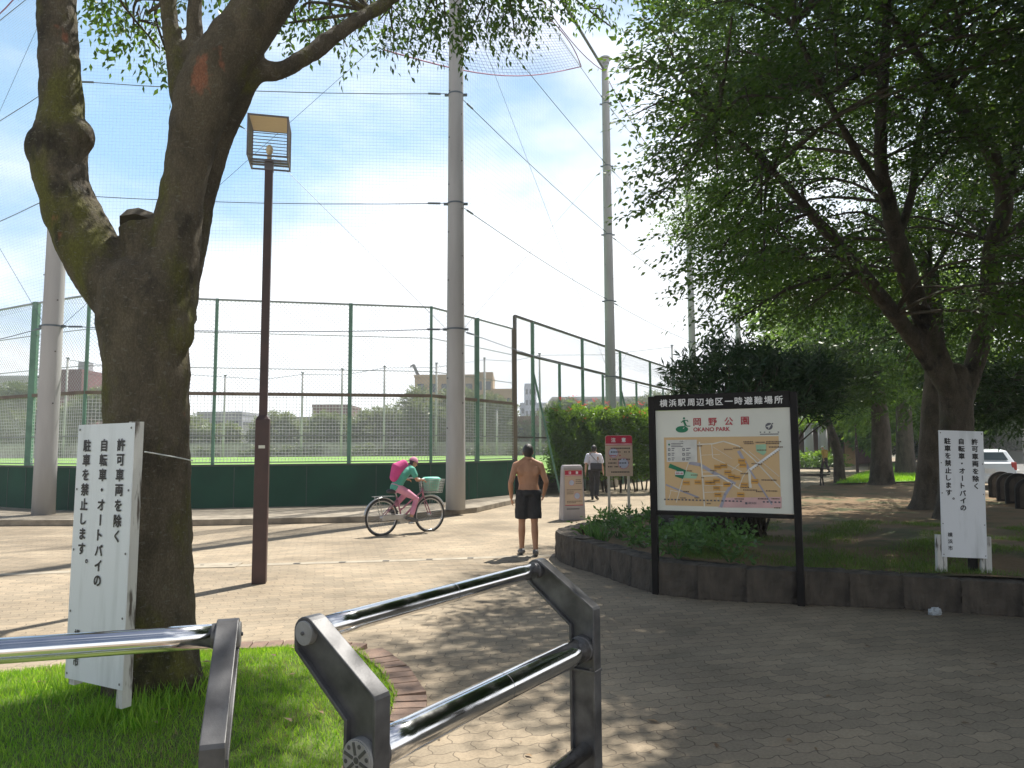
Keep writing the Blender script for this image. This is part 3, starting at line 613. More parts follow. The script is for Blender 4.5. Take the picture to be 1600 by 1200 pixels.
BLK = ['first rough dark stone block at the pointed corner of the planter edge', 'rough stone block next after the corner block of the planter', 'third planter block from the corner, beneath the low green plants', 'fourth rough planter block from the pointed corner', 'fifth planter block, just left of the left map board post',
       'planter block straight behind the left post of the map board', 'planter block just right of the left map board post', 'planter block below the middle of the map board', 'planter block left of the right map board post', 'planter block behind the right map board post',
       'planter block just right of the right map board post', 'planter block midway between the map board and the right white sign', 'planter block behind the crumpled plastic bag', 'planter block under the left stake of the right white sign', 'planter block under the right stake of the white sign', 'planter block at the right edge of the photograph']
for i in range(len(nodes_f) - 1):
    if nodes_f[i].x > 6.2: break
    stone_block(nodes_f[i], nodes_f[i + 1], BLK[i] if i < len(BLK) else 'planter block beyond the right white sign near the frame edge', 0.395 - .0065 * i + random.uniform(-.006, .006))
BLK2 = ['rear planter block beside the corner, facing the sunlit path', 'rear planter block by the left leg of the red and beige notice', 'rear planter block behind the notice board legs', 'rear planter block nearest the carved stone plaque', 'rear planter block past the plaque along the path', 'rear planter block hidden by the map board', 'rear planter block farthest along the path', 'last rear planter block under the oleander']
for i in range(len(nodes_b) - 1):
    stone_block(nodes_b[i + 1], nodes_b[i], BLK2[min(i, 7)], 0.38 - .01 * i, .26)

# ------------------------------------------------------------------ padded wall, green fence, tall brown fence
WT, FT, FM = 1.20, 5.60, 3.10
wall = thing('padded_wall', 'low dark green padded wall along the edge of the ball field', 'wall', (-6, 19.5, 0))
mb = MB(); mc = MB(); ml = MB()
for a, b in zip(FP[:-1], FP[1:]):
    d_ = (b - a).normalized(); n_ = Vector((-d_.y, d_.x)) * .14; ex = d_ * .0
    q = [a, b, b + n_, a + n_]; mb.prism([(p.x, p.y) for p in q], .10, WT)
    m0 = Vector((d_.y, -d_.x)) * .03
    q = [a + m0, b + m0, b + n_ - m0, a + n_ - m0]; mc.prism([(p.x, p.y) for p in q], WT + .002, WT + .05)
    ln = (b - a).length; k = 0
    while k * 1.82 < ln:
        p = a + d_ * k * 1.82 + m0 * .1; ml.box((p.x, p.y, (WT + .1) / 2), (.02, .012, WT - .14), rz=math.atan2(d_.y, d_.x)); k += 1
mb.build('padding', 'pad_green', wall, world=True); mc.build('coping', 'wall_cap', wall, world=True); ml.build('seam', 'wall_cap', wall, world=True)

def mesh_grid(m, a, b, z0, z1, sp, r):
    ln = (b - a).length; n = int(ln / sp); d_ = (b - a) / ln
    for i in range(n + 1): p = a + d_ * (ln * i / n); m.wire((p.x, p.y, z0), (p.x, p.y, z1), r)
    k = int((z1 - z0) / sp)
    for j in range(k + 1):
        z = z0 + (z1 - z0) * j / k; m.wire((a.x, a.y, z), (b.x, b.y, z), r)
def mesh_diamond(m, a, b, z0, z1, sp, r):
    ln = (b - a).length; H = z1 - z0; d_ = (b - a) / ln; s = -H
    while s < ln:
        for flip in (0, 1):
            x0, y0, x1, y1 = s, 0.0, s + H, H
            if x0 < 0: y0 -= x0; x0 = 0
            if x1 > ln: y1 -= x1 - ln; x1 = ln
            if x1 - x0 > .03:
                p = a + d_ * x0; q = a + d_ * x1; za, zb = (z0 + y0, z0 + y1) if not flip else (z1 - y0, z1 - y1)
                m.wire((p.x, p.y, za), (q.x, q.y, zb), r)
        s += sp
fence = thing('green_fence', 'green steel mesh fence above the padded wall with chain link over a welded grid', 'fence', (-6, 19.6, 0))
posts = [(-21.5, 24.4, .09), (-16.9, 21.8, .05), (-12.8, 19.5, .16), (-10.8, 18.5, .075), (-7.8, 19.17, .075), (-4.42, 19.92, .095), (-2.26, 20.4, .075), (-1.07, 22.3, .15)]
for x, y, w in posts:
    m = MB(); m.box((x, y + .07, (WT + FT) / 2 + .03), (w, w * .8, FT - WT)); m.build('post', 'green_paint', fence, world=True, bevel=.006)
m = MB(); m.box((.08, 24.37, (WT + FT) / 2), (.17, .15, FT - WT + .05)); m.build('end_post', 'rust_paint', fence, world=True, bevel=.006)['label'] = 'rusty brown end post'
for za, w, nm, mt in ((FT, .045, 'top_rail', 'wire'), (FM, .085, 'middle_rail', 'rust_paint'), (2.0, .03, 'lower_rail', 'wire'), (WT + .1, .03, 'bottom_rail', 'wire'), (4.72, .018, 'tension_wire', 'wire'), (3.78, .018, 'tension_wire', 'wire')):
    m = MB()
    for a, b in zip(FP[:-1], FP[1:]): m.bar((a.x, a.y + .07, za), (b.x, b.y + .07, za), w)
    m.build(nm, mt, fence, world=True)
for i, (a, b) in enumerate(zip(FP[:-1], FP[1:])):
    a2 = a + Vector((0, .07)); b2 = b + Vector((0, .07))
    m = MB(); mesh_grid(m, a2, b2, WT + .1, FM, .085, .0062); m.build('welded_mesh', 'wire_grey', fence, world=True)
    m = MB(); mesh_diamond(m, a2, b2, FM, FT, .105, .0042); m.build('chain_link', 'wire', fence, world=True)
tall = thing('tall_fence', 'taller brown and green chain link fence running away along the path', 'fence', (.1, 24.4, 0))
T1, T2, T0 = 6.07, 4.84, 1.0
def f2pt(t): 
    a, b = F2[0], F2[1]; d_ = (b - a).normalized(); return a + d_ * t
for za, nm, w in ((T1, 'top_rail', .075), (T2, 'middle_rail', .085), (2.0, 'lower_rail', .05)):
    m = MB(); p = f2pt(0); q = f2pt(58); m.bar((p.x, p.y, za), (q.x, q.y, za), w); m.build(nm, 'brown_rail', tall, world=True)
t_ = 0.0; i = 0
for t_ in [0.0, 1.35] + [1.35 + 4.6 * k for k in range(1, 12)]:
    p = f2pt(t_); z0 = 0 if i else FT - .4; m = MB(); m.box((p.x, p.y, (T1 + z0) / 2), (.10, .10, T1 - z0), rz=1.08); m.build('post', 'green_paint' if i else 'brown_rail', tall, world=True)
    if i:
        p2 = f2pt(t_ + 2.3); m = MB(); m.box((p2.x, p2.y, T2 / 2), (.085, .085, T2), rz=1.08); m.build('short_post', 'green_paint', tall, world=True)
    if i in (1, 3, 5):
        p3 = p + Vector((.9, -.15)); m = MB(); m.bar((p.x + .04, p.y, 4.2), (p3.x, p3.y, 0.1), .07); m.build('brace', 'green_paint', tall, world=True)
    i += 1
m = MB(); a_ = f2pt(0); b_ = f2pt(26); mesh_diamond(m, a_, b_, T2, T1, .13, .0038); mesh_diamond(m, a_, b_, 1.0, T2, .13, .0038); m.build('chain_link', 'wire', tall, world=True)

# ------------------------------------------------------------------ tall concrete poles, nets and cables
PT = [(-11.07, 17.55), (-1.41, 18.35), (4.17, 31.0), (10.75, 43.5), (17.4, 56), (24.1, 68.5), (30.7, 81), (37.3, 93.5)]
PH = 18.45
ZB = (4.62, 7.86, 10.76, 13.8, 16.6)
PLAB = ['thick grey concrete net pole at the left, beside the mossy tree', 'grey concrete net pole standing on the kerb in the middle', 'grey concrete net pole rising behind the flowering hedge', 'distant concrete net pole just left of the big tree crown', 'second distant concrete net pole half hidden by leaves', 'third distant concrete net pole behind the tree crown', 'fourth distant concrete net pole showing between leaves', 'farthest concrete net pole in the row beyond the oleander']
for i, (x, y) in enumerate(PT):
    t = thing('net_pole', PLAB[i], 'pole', (x, y, .135 if i < 2 else 0), group='concrete poles carrying the ball net')
    m = MB(); n_ = 14; m.tube([(0, 0, PH * k / n_) for k in range(n_ + 1)], [.245 - .09 * k / n_ for k in range(n_ + 1)], 24 if i < 3 else 12)
    if i < 3:
        for k in range(26):
            z = 2.0 + k * .62; s_ = 1 if k % 2 else -1; rr = .245 - .09 * z / PH; m.tube([(s_ * rr * .8, -rr * .62, z), (s_ * (rr * .8 + .012), -rr * .62 - .012, z)], .016, 6, mi=1)
    m.build('shaft', ['pole_concrete', 'drain_dark'], t, smooth=True)
    for z in ZB:
        m = MB(); rr = .245 - .09 * z / PH; zz = z - (.135 if i < 2 else 0)
        m.tube([(0, 0, zz - .022), (0, 0, zz + .022)], rr + .010, 20, caps=False)
        for s_ in (-1, 1): m.box((s_ * (rr + .05), 0, zz), (.10, .05, .06))
        m.build('steel_band', 'cable', t)
    m = MB(); m.tube([(0, 0, PH), (0, 0, PH + .18)], [.19, .19], 14); m.tube([(0, 0, PH + .18), (0, 0, PH + .26)], [.27, .25], 14); m.build('cap', 'pole_concrete', t, smooth=False)
NLAB = ['fine ball net between the frame edge and the left concrete pole', 'fine grid ball net hanging between the left and the middle concrete poles', 'fine ball net between the middle pole and the pole behind the hedge', 'ball net between the hedge pole and the next distant pole', 'far ball net bay beyond the distant poles']
bays = [((-20.5, 24.0), PT[0]), (PT[0], PT[1]), (PT[1], PT[2]), (PT[2], PT[3]), (PT[3], PT[4])]
for i, (a, b) in enumerate(bays):
    a = Vector(a); b = Vector(b); dd = (b - a).normalized(); off = Vector((-dd.y, dd.x)) * .05; a1 = a + dd * .23 + off; b1 = b - dd * .23 + off
    t = thing('ball_net', NLAB[i], 'net', (a.x, a.y, 0), group='ball nets hung between the concrete poles')
    z0 = 5.2; z1 = PH - .4
    if i == 0: z1 = 15
    m = MB(); ln = (b1 - a1).length; sp = .085 if i < 2 else .14; n_ = int(ln / sp); rw = (.0019, .0019, .0020, .0026, .0035)[i]
    def hem(s_): return z1 - (1 - (2 * s_ - 1) ** 2) * (3.6 if i == 1 else 1.0)
    for k in range(n_ + 1):
        p = a1 + dd * (ln * k / n_); m.wire((p.x, p.y, z0), (p.x, p.y, hem(k / n_)), rw)
    k_ = int((z1 - z0) / sp)
    for j in range(k_ + 1):
        z = z0 + (z1 - z0) * j / k_; s0 = 0.0
        if z > hem(.5):
            s0 = .5 * (1 - math.sqrt(max(0, 1 - (z1 - z) / (z1 - hem(.5)))))
            p = a1 + dd * ln * s0; m.wire((a1.x, a1.y, z), (p.x, p.y, z), rw); p = a1 + dd * ln * (1 - s0); m.wire((p.x, p.y, z), (b1.x, b1.y, z), rw)
        else: m.wire((a1.x, a1.y, z), (b1.x, b1.y, z), rw)
    m.build('net_mesh', 'net_cord', t, world=True)
    m = MB(); pts = [(*(a1 + dd * ln * s_), hem(s_)) for s_ in np.linspace(0, 1, 13)]; m.tube(pts, .018, 5); m.build('hem_rope', 'net_hem', t, world=True)
    for z in ZB[:5]:
        if z > z1: continue
        m = MB(); q = [(*(a1 + dd * ln * s_ - off * 2), z - .10 * (1 - (2 * s_ - 1) ** 2)) for s_ in np.linspace(0, 1, 7)]; m.tube(q, .011, 5)
        for s_ in (.035, .965): p = a1 + dd * ln * s_ - off * 2; m.tube([(*(p - dd * .16), z - .01), (*(p + dd * .16), z - .01)], .026, 6)
        m.build('cable', 'cable', t, world=True)
    for za, zb in ((ZB[0], ZB[3]), (ZB[3], ZB[0])):
        m = MB(); m.wire((*(a1 - off * 2), za), (*(b1 - off * 2), zb), .0065); m.build('diagonal_wire', 'cable', t, world=True)
    if i in (2,):
        m = MB(); m.tube([(*a, PH - .2), (*b, PH - .35)], .06, 8); m.build('head_beam', 'dark_steel', t, world=True)
# loose blue net corner sagging from the head of the bay
t = thing('loose_net', 'loose bluish net corner sagging below the top beam', 'net', (2, 26, 14))
c0, c1, c2, c3 = D(600, 70, 18.5), D(910, 102, 29.5), D(905, 113, 29.0), D(850, 30, 27.0)
m = MB(); nn = 46
def lerp3(s_, q): 
    top = D(560, -10, 18.6).lerp(D(855, 25, 27.5), s_); bot = D(600, 78, 18.5).lerp(D(908, 104, 29.3), s_); bot.z -= .55 * math.sin(math.pi * s_); return top.lerp(bot, q)
for k in range(nn + 1):
    p = [lerp3(k / nn, q) for q in (0, .35, .7, 1)]
    for a, b in zip(p[:-1], p[1:]): m.wire(a, b, .006)
for j in range(22):
    p = [lerp3(k / 14, j / 21) for k in range(15)]
    for a, b in zip(p[:-1], p[1:]): m.wire(a, b, .006)
m.build('net_mesh', 'net_blue', t, world=True)
m = MB(); m.tube([lerp3(k / 14, 1) for k in range(15)], .022, 5); m.tube([lerp3(1, k / 8) + Vector((.2 * math.sin(k / 8 * 3.1), 0, 0)) for k in range(9)], .022, 5); m.build('hem_rope', 'net_hem', t, world=True)

# ------------------------------------------------------------------ the big tree on the left
TY = 4.75
tree = thing('broadleaf_tree', 'big forked mossy tree in the grass bed behind the left white sign', 'tree', (-2.33, TY, .12))
m = MB()
def limb(spec, seg=18, sub=5, mbx=None, rnd=True, Y=TY):
    pts = [D(s[0], s[1], s[3] if len(s) > 3 else Y) for s in spec]; p, r = smooth_path(pts, [s[2] for s in spec], sub); (mbx or m).tube(p, r, seg, rnd=rnd)
limb([(243, 1120, .38), (240, 1075, .30), (237, 1000, .262), (235, 880, .252), (233, 740, .250), (230, 640, .256), (229, 560, .262), (222, 500, .275), (211, 460, .255)])
for u, v, r in ((290, 1095, .09), (318, 1112, .055), (200, 1105, .09)): m.tube([D(260, 1000, 4.65), D(u, v, 4.6), D(u + (30 if u > 250 else -30), v + 22, 4.5)], [.12, r, .03], 10, rnd=True)
limb([(210, 480, .235), (158, 420, .19), (128, 365, .185), (103, 305, .165), (92, 258, .165), (95, 215, .165), (97, 165, .135), (93, 100, .125), (89, 0, .12), (86, -160, .11), (60, -400, .09)])
m.ell(D(68, 232, TY), (.105, .12, .17)); m.ell(D(122, 212, TY), (.105, .12, .12)); m.ell(D(95, 200, TY), (.15, .14, .15))
limb([(246, 480, .25), (268, 410, .17), (284, 310, .138), (298, 230, .15), (314, 170, .185), (337, 115, .19), (384, 45, .175), (430, -20, .165), (490, -130, .14), (560, -320, .11)])
limb([(272, 480, .14, 4.93), (296, 400, .10, 4.97), (318, 300, .092, 5.0), (341, 220, .092, 5.0), (369, 150, .11, 4.95), (386, 105, .095, 4.9)])
limb([(365, 140, .12, 4.9), (400, 112, .085, 4.9), (437, 111, .062, 4.95), (480, 88, .06, 5.05), (525, 54, .057, 5.2), (580, 18, .053, 5.4), (650, -22, .048, 5.6), (760, -60, .035, 6.0), (860, -70, .02, 6.4)], 12)
limb([(300, 200, .10), (284, 140, .085), (272, 70, .062), (262, 0, .052), (250, -120, .04)], 12)
limb([(318, 130, .10), (305, 70, .06), (306, 0, .05), (330, -140, .04)], 12)
limb([(240, 470, .15), (219, 352, .135)], 16, 3, rnd=False)
m.ell(D(288, 520, 4.7), (.045, .1, .14))
remeshed(m, 'trunk', 'bark_mossy', tree, .019, 4, world=True, disp=(.16, .035))
m = MB(); q = D(219, 352, TY); q2 = D(222, 338, TY + .02); m.tube([q, q2], [.135, .10], 7); m.build('cut_stub', 'cut_wood', tree, world=True)
vis = [(150, -5, 5.2, .2), (185, 10, 5.2, .25), (215, 45, 5.3, .24), (250, 70, 5.35, .16), (240, 20, 5.4, .28), (265, 92, 5.4, .06), (335, -15, 5.4, .25), (420, 15, 5.6, .18), (450, 35, 5.7, .16), (480, 25, 5.8, .24), (520, 20, 6, .22), (545, 70, 6.0, .12), (560, 40, 6.1, .26), (600, 25, 6.2, .3), (620, 55, 6.2, .2), (655, 35, 6.2, .26), (690, 35, 6.3, .3), (700, -10, 6.3, .4), (735, 45, 6.4, .22), (760, 15, 6.4, .34), (800, 45, 6.5, .2), (815, 10, 6.5, .3), (860, -12, 6.5, .3), (900, -25, 6.6, .26), (945, -8, 6.6, .22), (952, 38, 6.6, .08), (975, -10, 6.6, .2), (600, -60, 6, .5), (480, -60, 5.6, .45), (760, -80, 6.3, .5), (380, -70, 5.4, .4), (200, -70, 5.2, .4), (880, -110, 6.4, .5), (120, -60, 5.1, .3)]
lb = [(tuple(D(u, v, Y)), (r, r, r * .6)) for u, v, Y, r in vis]
hb = []
while len(hb) < 12:
    x, y, z = random.uniform(-6.5, 1.6), random.uniform(2.2, 8.2), random.uniform(5.9, 9.2)
    if (x + 2.2) ** 2 / 18 + (y - 5.0) ** 2 / 14 + (z - 7) ** 2 / 7 < 1 and (z - EYE) / max(y, .1) > .64: hb.append(((x, y, z), (.75, .75, .4)))
for (tx, ty_, sp, n_) in ((-2.1, 4.12, .34, 34),):  # unseen leaf clumps added along the sun's path to shade the bed
    for _ in range(n_):
        z = random.uniform(7.0, 9.0); kk = z / math.tan(SUN_EL); hb.append(((tx + random.gauss(0, sp * .6) + math.sin(SUN_AZ) * kk, ty_ + random.gauss(0, sp * .5) + math.cos(SUN_AZ) * kk, z), (.55, .55, .3)))
m = MB(); nds = [tuple(D(u, v, Y)) for u, v, Y in ((580, 18, 5.4), (650, -22, 5.6), (760, -60, 6.0), (860, -70, 6.4), (262, 0, TY), (306, 0, TY), (430, -20, TY), (89, -100, TY), (490, -130, TY))]
boughs(m, lb, nds, .016, .006, 5, .08); m.build('branches', 'bark_mossy', tree, smooth=True, world=True)
nds2 = nds + [tuple(D(560, -320, TY)), tuple(D(60, -400, TY))]
m = MB(); boughs(m, hb, nds2, .05, .012, 5, .2); m.build('upper_branches', 'bark_mossy', tree, smooth=True, world=True)
S, A = blob_sprays(lb, 95, (-1.5, 5, 5), out=.2); A[:, 2] -= .35
p, d, n, l, t = spray_leaves(S, A, 8, .20, .060, .75, .6)
leaf_object('crown', p, d, n, l, .44, t, 'leaf_keyaki', tree)
crown('upper_shade_crown', hb, 22, (-2.2, 5, 6.5), 8, .45, .10, 'leaf_keyaki', tree)
p = np.array([D(384, 198, 5.02)]); leaf_object('lone_leaf', np.array([D(366, 196, 5.0)]), np.array([[1, 0, -.25]]), np.array([[0, -.6, .8]]), np.array([.085]), .5, np.array([.3]), 'leaf_keyaki', tree)

def rblobs(n, ur, vr, Yr, r, fl=.5, keep=None):
    out = []
    while len(out) < n:
        u, v, Y = random.uniform(*ur), random.uniform(*vr), random.uniform(*Yr)
        if keep and not keep(u, v): continue
        rr = r * random.uniform(.7, 1.3); out.append((tuple(D(u, v, Y)), (rr, rr, rr * fl)))
    return out

# ------------------------------------------------------------------ trees of the park strip on the right
def umin(v): return float(np.interp(v, [-300, 0, 100, 200, 300, 400, 480, 540, 600], [1010, 1035, 1020, 1025, 1040, 1085, 1120, 1170, 1300]))
def proj(p):
    q = Vector(p) - CAMLOC; w = q.dot(CF); return (800 + FPX * q.dot(CR) / w, 600 - FPX * q.dot(CU) / w) if w > .1 else (9999, 0)
main = thing('broadleaf_tree', 'huge dark many-stemmed tree standing behind the right white sign', 'tree', (9.05, 15, .25))
m = MB()
def limb2(spec, seg=14, rnd=True): limb(spec, seg, 4, m, rnd)
limb2([(1500, 815, .55, 15), (1498, 785, .40, 15), (1496, 730, .33, 15), (1495, 670, .31, 15), (1493, 620, .31, 15), (1491, 585, .25, 15)])
limb2([(1486, 630, .20, 14.9), (1468, 560, .19, 14.7), (1443, 500, .185, 14.4), (1418, 430, .19, 14.1), (1402, 375, .16, 13.9), (1388, 316, .14, 13.6), (1376, 250, .12, 13.2), (1380, 120, .10, 12.8), (1392, -60, .07, 12.3)])
limb2([(1478, 600, .20, 14.8), (1440, 545, .17, 14.6), (1398, 492, .15, 14.2), (1346, 425, .125, 13.6), (1267, 333, .09, 12.8), (1205, 265, .06, 12.0), (1120, 190, .03, 11.2)])
limb2([(1506, 620, .20, 15), (1528, 550, .19, 15), (1545, 470, .20, 14.9), (1553, 380, .18, 14.6), (1570, 310, .16, 14.2), (1535, 210, .13, 13.5), (1480, 146, .10, 12.8), (1416, 60, .07, 12.0), (1340, -60, .04, 11.2)])
limb2([(1568, 315, .13, 14.2), (1590, 220, .11, 14), (1605, 100, .09, 13.6), (1640, -80, .07, 13.2)])
limb2([(1400, 380, .09, 13.9), (1425, 300, .08, 13.9), (1440, 200, .06, 13.6), (1500, 60, .045, 13.2)])
limb2([(1388, 316, .08, 13.6), (1340, 240, .07, 12.8), (1290, 150, .05, 11.8), (1240, 40, .035, 10.6)])
remeshed(m, 'trunk', 'bark_grey', main, .032, 3, world=True, disp=(.22, .05))
mn = [tuple(D(*q)) for q in ((1545, 470, 14.9), (1553, 380, 14.6), (1570, 310, 14.2), (1402, 375, 13.9), (1418, 430, 14.1), (1590, 220, 14), (1388, 316, 13.6), (1425, 300, 13.9), (1340, 240, 12.8), (1398, 492, 14.2), (1376, 250, 13.2), (1380, 120, 12.8), (1392, -60, 12.3), (1346, 425, 13.6), (1267, 333, 12.8), (1205, 265, 12), (1120, 190, 11.2), (1535, 210, 13.5), (1480, 146, 12.8), (1416, 60, 12), (1340, -60, 11.2), (1605, 100, 13.6), (1640, -80, 13.2), (1440, 200, 13.6), (1500, 60, 13.2), (1290, 150, 11.8), (1240, 40, 10.6))]
mbl = []
zp = [3.2, 4.2, 5.2, 7, 9.5, 12, 13.6, 14.6]; rp = [.45, .78, .92, 1.0, 1.0, .82, .5, .15]
while len(mbl) < 330:
    z = random.uniform(3.3, 14.4); rr = float(np.interp(z, zp, rp)) * 7.6; a = random.uniform(0, 2 * math.pi); q = math.sqrt(random.uniform(.08, 1)) * rr
    c = (8.7 + q * math.cos(a), 13.6 + q * math.sin(a), z)
    if c[1] < 6 or c[0] > 15.5: continue
    u, v = proj(c); px = FPX * 1.0 / c[1]
    if v > -400 and u < umin(v) + px * .75: continue
    if z < 5.2 and q < 2.5: continue
    lowv = float(np.interp(u, [1000, 1090, 1150, 1230, 1330, 1430, 1480, 1540, 1700], [300, 470, 500, 505, 470, 440, 400, 500, 600]))
    if v + px * .35 > lowv: continue
    if 1235 < u < 1640 and v > 190 and c[1] < 15.3 and random.random() < .9: continue
    mbl.append((c, (1.05 * random.uniform(.75, 1.25), 1.05, .42)))
edgeb = [(1015, 20, 11, .3), (1000, 95, 11, .22), (985, 110, 11, .12), (1040, 60, 11, .5), (1000, 180, 11, .25), (1030, 150, 11, .45), (1020, 250, 11.5, .35), (1005, 330, 11.5, .12), (1050, 300, 11.5, .5), (1065, 380, 12, .4), (1100, 430, 12, .45), (1110, 480, 12.5, .35), (1150, 495, 12.5, .4), (1130, 520, 12.5, .15), (1080, 200, 11, .6), (1100, 120, 10.8, .6), (1090, 30, 10.5, .6), (1150, 330, 11.5, .6), (1180, 420, 12, .6), (1200, 490, 13, .5), (1250, 490, 13.5, .5)]
edgeb = [(tuple(D(u, v, Y)), (r, r, r * .55)) for u, v, Y, r in edgeb]
mbl += rblobs(120, (1060, 1660), (-60, 520), (12.5, 19), .9, .45, keep=lambda u, v: not (1250 < u < 1600 and v > 230 and random.random() < .7) and u > umin(v) + 70 and v < float(np.interp(u, [1000, 1090, 1150, 1230, 1330, 1430, 1480, 1540, 1700], [280, 440, 480, 490, 470, 450, 430, 520, 560])))
m = MB(); boughs(m, mbl, mn, .04, .012, 5, .2); boughs(m, edgeb, mn, .03, .008, 5, .1); m.build('branches', 'bark_grey', main, smooth=True, world=True)
S1, A1 = blob_sprays(mbl, 33, (8.7, 14, 6)); S2, A2 = blob_sprays(edgeb, 44, (8.7, 14, 6))
p, d, n, l, t = spray_leaves(np.concatenate([S1, S2]), np.concatenate([A1, A2]), 9, .55, .115, .35)
leaf_object('crown', p, d, n, l, .46, t, 'leaf_keyaki', main)

def park_tree(label, trunk, blobs, r_b, dens, leafm, leaf, k=8, cat='tree', group='trees of the park strip', name='broadleaf_tree', twig=.5, bark='bark_grey', wr=.42, br=.03):
    base = trunk[0]; b = D(*base[:2], base[3]) ; t = thing(name, label, cat, (b.x, b.y, park_z(b.x, b.y) if b.y < 30 else .05), group=group)
    mm = MB(); pts = [D(s[0], s[1], s[3]) for s in trunk]; pp, rr = smooth_path(pts, [s[2] for s in trunk], 4); mm.tube(pp, rr, 14, rnd=True)
    top = pts[-1]; nod = [tuple(pts[-1]), tuple(pts[-2])]
    boughs(mm, blobs, nod, br * 1.6, br * .3, 6, .3); mm.build('trunk', bark, t, smooth=True, world=True)
    crown('crown', blobs, dens, tuple(top), k, twig, leaf, leafm, t, wr=wr); return t
park_tree('single straight grey trunk just left of the many-stemmed tree', [(1450, 800, .50, 18.6), (1452, 775, .36, 18.6), (1455, 710, .29, 18.6), (1458, 640, .27, 18.6), (1462, 560, .24, 18.6), (1455, 430, .18, 18.6)],
          rblobs(60, (1300, 1640), (150, 600), (17.5, 23), 1.1, keep=lambda u, v: v < 600 - abs(u - 1470) * .1), 1.1, 24, 'leaf_dark_shade', .13)
park_tree('slim leaning grey trunk with a low branch, by the picnic table', [(1316, 762, .34, 33), (1312, 748, .26, 33), (1310, 715, .21, 33), (1304, 690, .20, 33), (1296, 665, .15, 33), (1285, 630, .12, 33)],
          rblobs(46, (1190, 1370), (490, 640), (28, 36), 1.2, keep=lambda u, v: v < 628 - max(0, (u - 1250)) * .1), 1.3, 22, 'leaf_keyaki', .18)
park_tree('stout dark trunk with spreading roots in the middle of the park strip', [(1378, 764, .75, 31), (1378, 752, .50, 31), (1377, 720, .40, 31), (1377, 680, .37, 31), (1374, 640, .32, 31), (1368, 590, .25, 31)],
          rblobs(50, (1270, 1500), (440, 650), (26, 36), 1.3, keep=lambda u, v: v < 640), 1.3, 20, 'leaf_keyaki', .18)
park_tree('grey trunk standing farther back between the two stout trunks', [(1416, 748, .8, 41), (1415, 738, .55, 41), (1414, 700, .45, 41), (1412, 640, .4, 41)],
          rblobs(44, (1200, 1520), (430, 655), (40, 52), 2.0, keep=lambda u, v: True), 2.0, 15, 'leaf_sunlit_tint', .28)
park_tree('small dark glossy tree between the white sign and the road', [(1640, 790, .16, 19.5), (1640, 740, .12, 19.5), (1635, 690, .10, 19.5), (1610, 640, .08, 19.5)],
          rblobs(34, (1500, 1640), (570, 690), (18, 22), .75, keep=lambda u, v: v < 655), .7, 30, 'leaf_dark_shade', .16, wr=.34)
park_tree('far leafy tree closing the view along the path', [(1262, 716, .5, 70), (1262, 690, .4, 70), (1262, 650, .3, 70)],
          rblobs(40, (1215, 1440), (520, 672), (66, 84), 3.0, keep=lambda u, v: v < 668), 3, 13, 'leaf_sunlit_tint', .42)
# oleander behind the map board
ol = thing('oleander_bush', 'dark many-stemmed oleander bush behind the map board', 'bush', (3.4, 11.6, .27))
m = MB(); ob = rblobs(84, (1068, 1290), (556, 670), (10.8, 13.0), .33, .75, keep=lambda u, v: v > 558 + max(0, 1110 - u) * .5 + max(0, u - 1200) * .2)
ob += [(tuple(D(u, v, 11.6)), (.2, .2, .16)) for u, v in ((1060, 590), (1075, 575), (1100, 560), (1140, 545), (1165, 550), (1190, 560), (1215, 565), (1055, 610), (1130, 570), (1245, 590), (1270, 620))]
ob += rblobs(8, (1235, 1285), (585, 640), (11.5, 13.5), .3, .7)
for c, r in ob:
    b = Vector((3.4 + random.uniform(-.5, .5), 11.6 + random.uniform(-.3, .3), .25)); c = Vector(c); pp, rr = smooth_path([b, b.lerp(c, .5) + Vector((0, 0, .35)), c], [.022, .016, .007], 4); m.tube(pp, rr, 5)
m.build('stems', 'bark_grey', ol, smooth=True, world=True)
S, A = blob_sprays(ob, 46, (3.4, 11.6, .6), out=1.2); A[:, 2] += .45
p, d, n, l, t = spray_leaves(S, A, 9, .20, .155, .12, .6); leaf_object('foliage', p, d, n, l, .17, t, 'leaf_oleander', ol)

# flowering hedge beside the path
hd = thing('flowering_hedge', 'bright green clipped hedge dotted with orange red flowers by the path', 'hedge', (3, 27.5, 0))
n_ = 11000; su = rng.uniform(0, 1, n_); sv = rng.uniform(0, 1, n_); kind = rng.uniform(0, 1, n_)
fz = .55 + 2.4 * sv ** .8
hx = np.where(kind < .50, 1.35 + 3.9 * su, np.where(kind < .78, 1.35 + 3.9 * su + 2.3 * sv, np.where(kind < .92, 1.35 + 2.3 * su, 5.25 + 2.3 * su)))
hy = np.where(kind < .50, 26.35 + .1 * su, np.where(kind < .78, 26.4 + 4.6 * sv, 26.4 + 4.6 * su))
hzz = np.where((kind >= .50) & (kind < .78), 2.92, fz)
bump = .16 * np.sin(2.6 * hx + 1.3 * hzz) * np.cos(2.1 * hzz + 1.7 * hy) + .10 * np.sin(6.3 * hx + 4 * hzz)
an_ = np.stack([np.where(kind < .78, 0, np.where(kind < .92, -1, 1)), np.where(kind < .5, -1.0, 0), np.where((kind >= .5) & (kind < .78), 1.0, .25)], 1).astype(float)
rnd_ = np.where((hzz > 2.0) & (kind < .5), (hzz - 2.0) ** 1.5 * .9, 0)
S = np.stack([hx, hy + rnd_, hzz], 1) + an_ * (bump - rng.uniform(0, .35, n_))[:, None]
A = an_ + rng.normal(0, .55, (n_, 3)); A[:, 2] += .35
p, d, n, l, t = spray_leaves(S, A, 7, .20, .10, .1, .7); leaf_object('foliage', p, d, n, l, .55, t, 'leaf_hedge', hd)
m = MB()
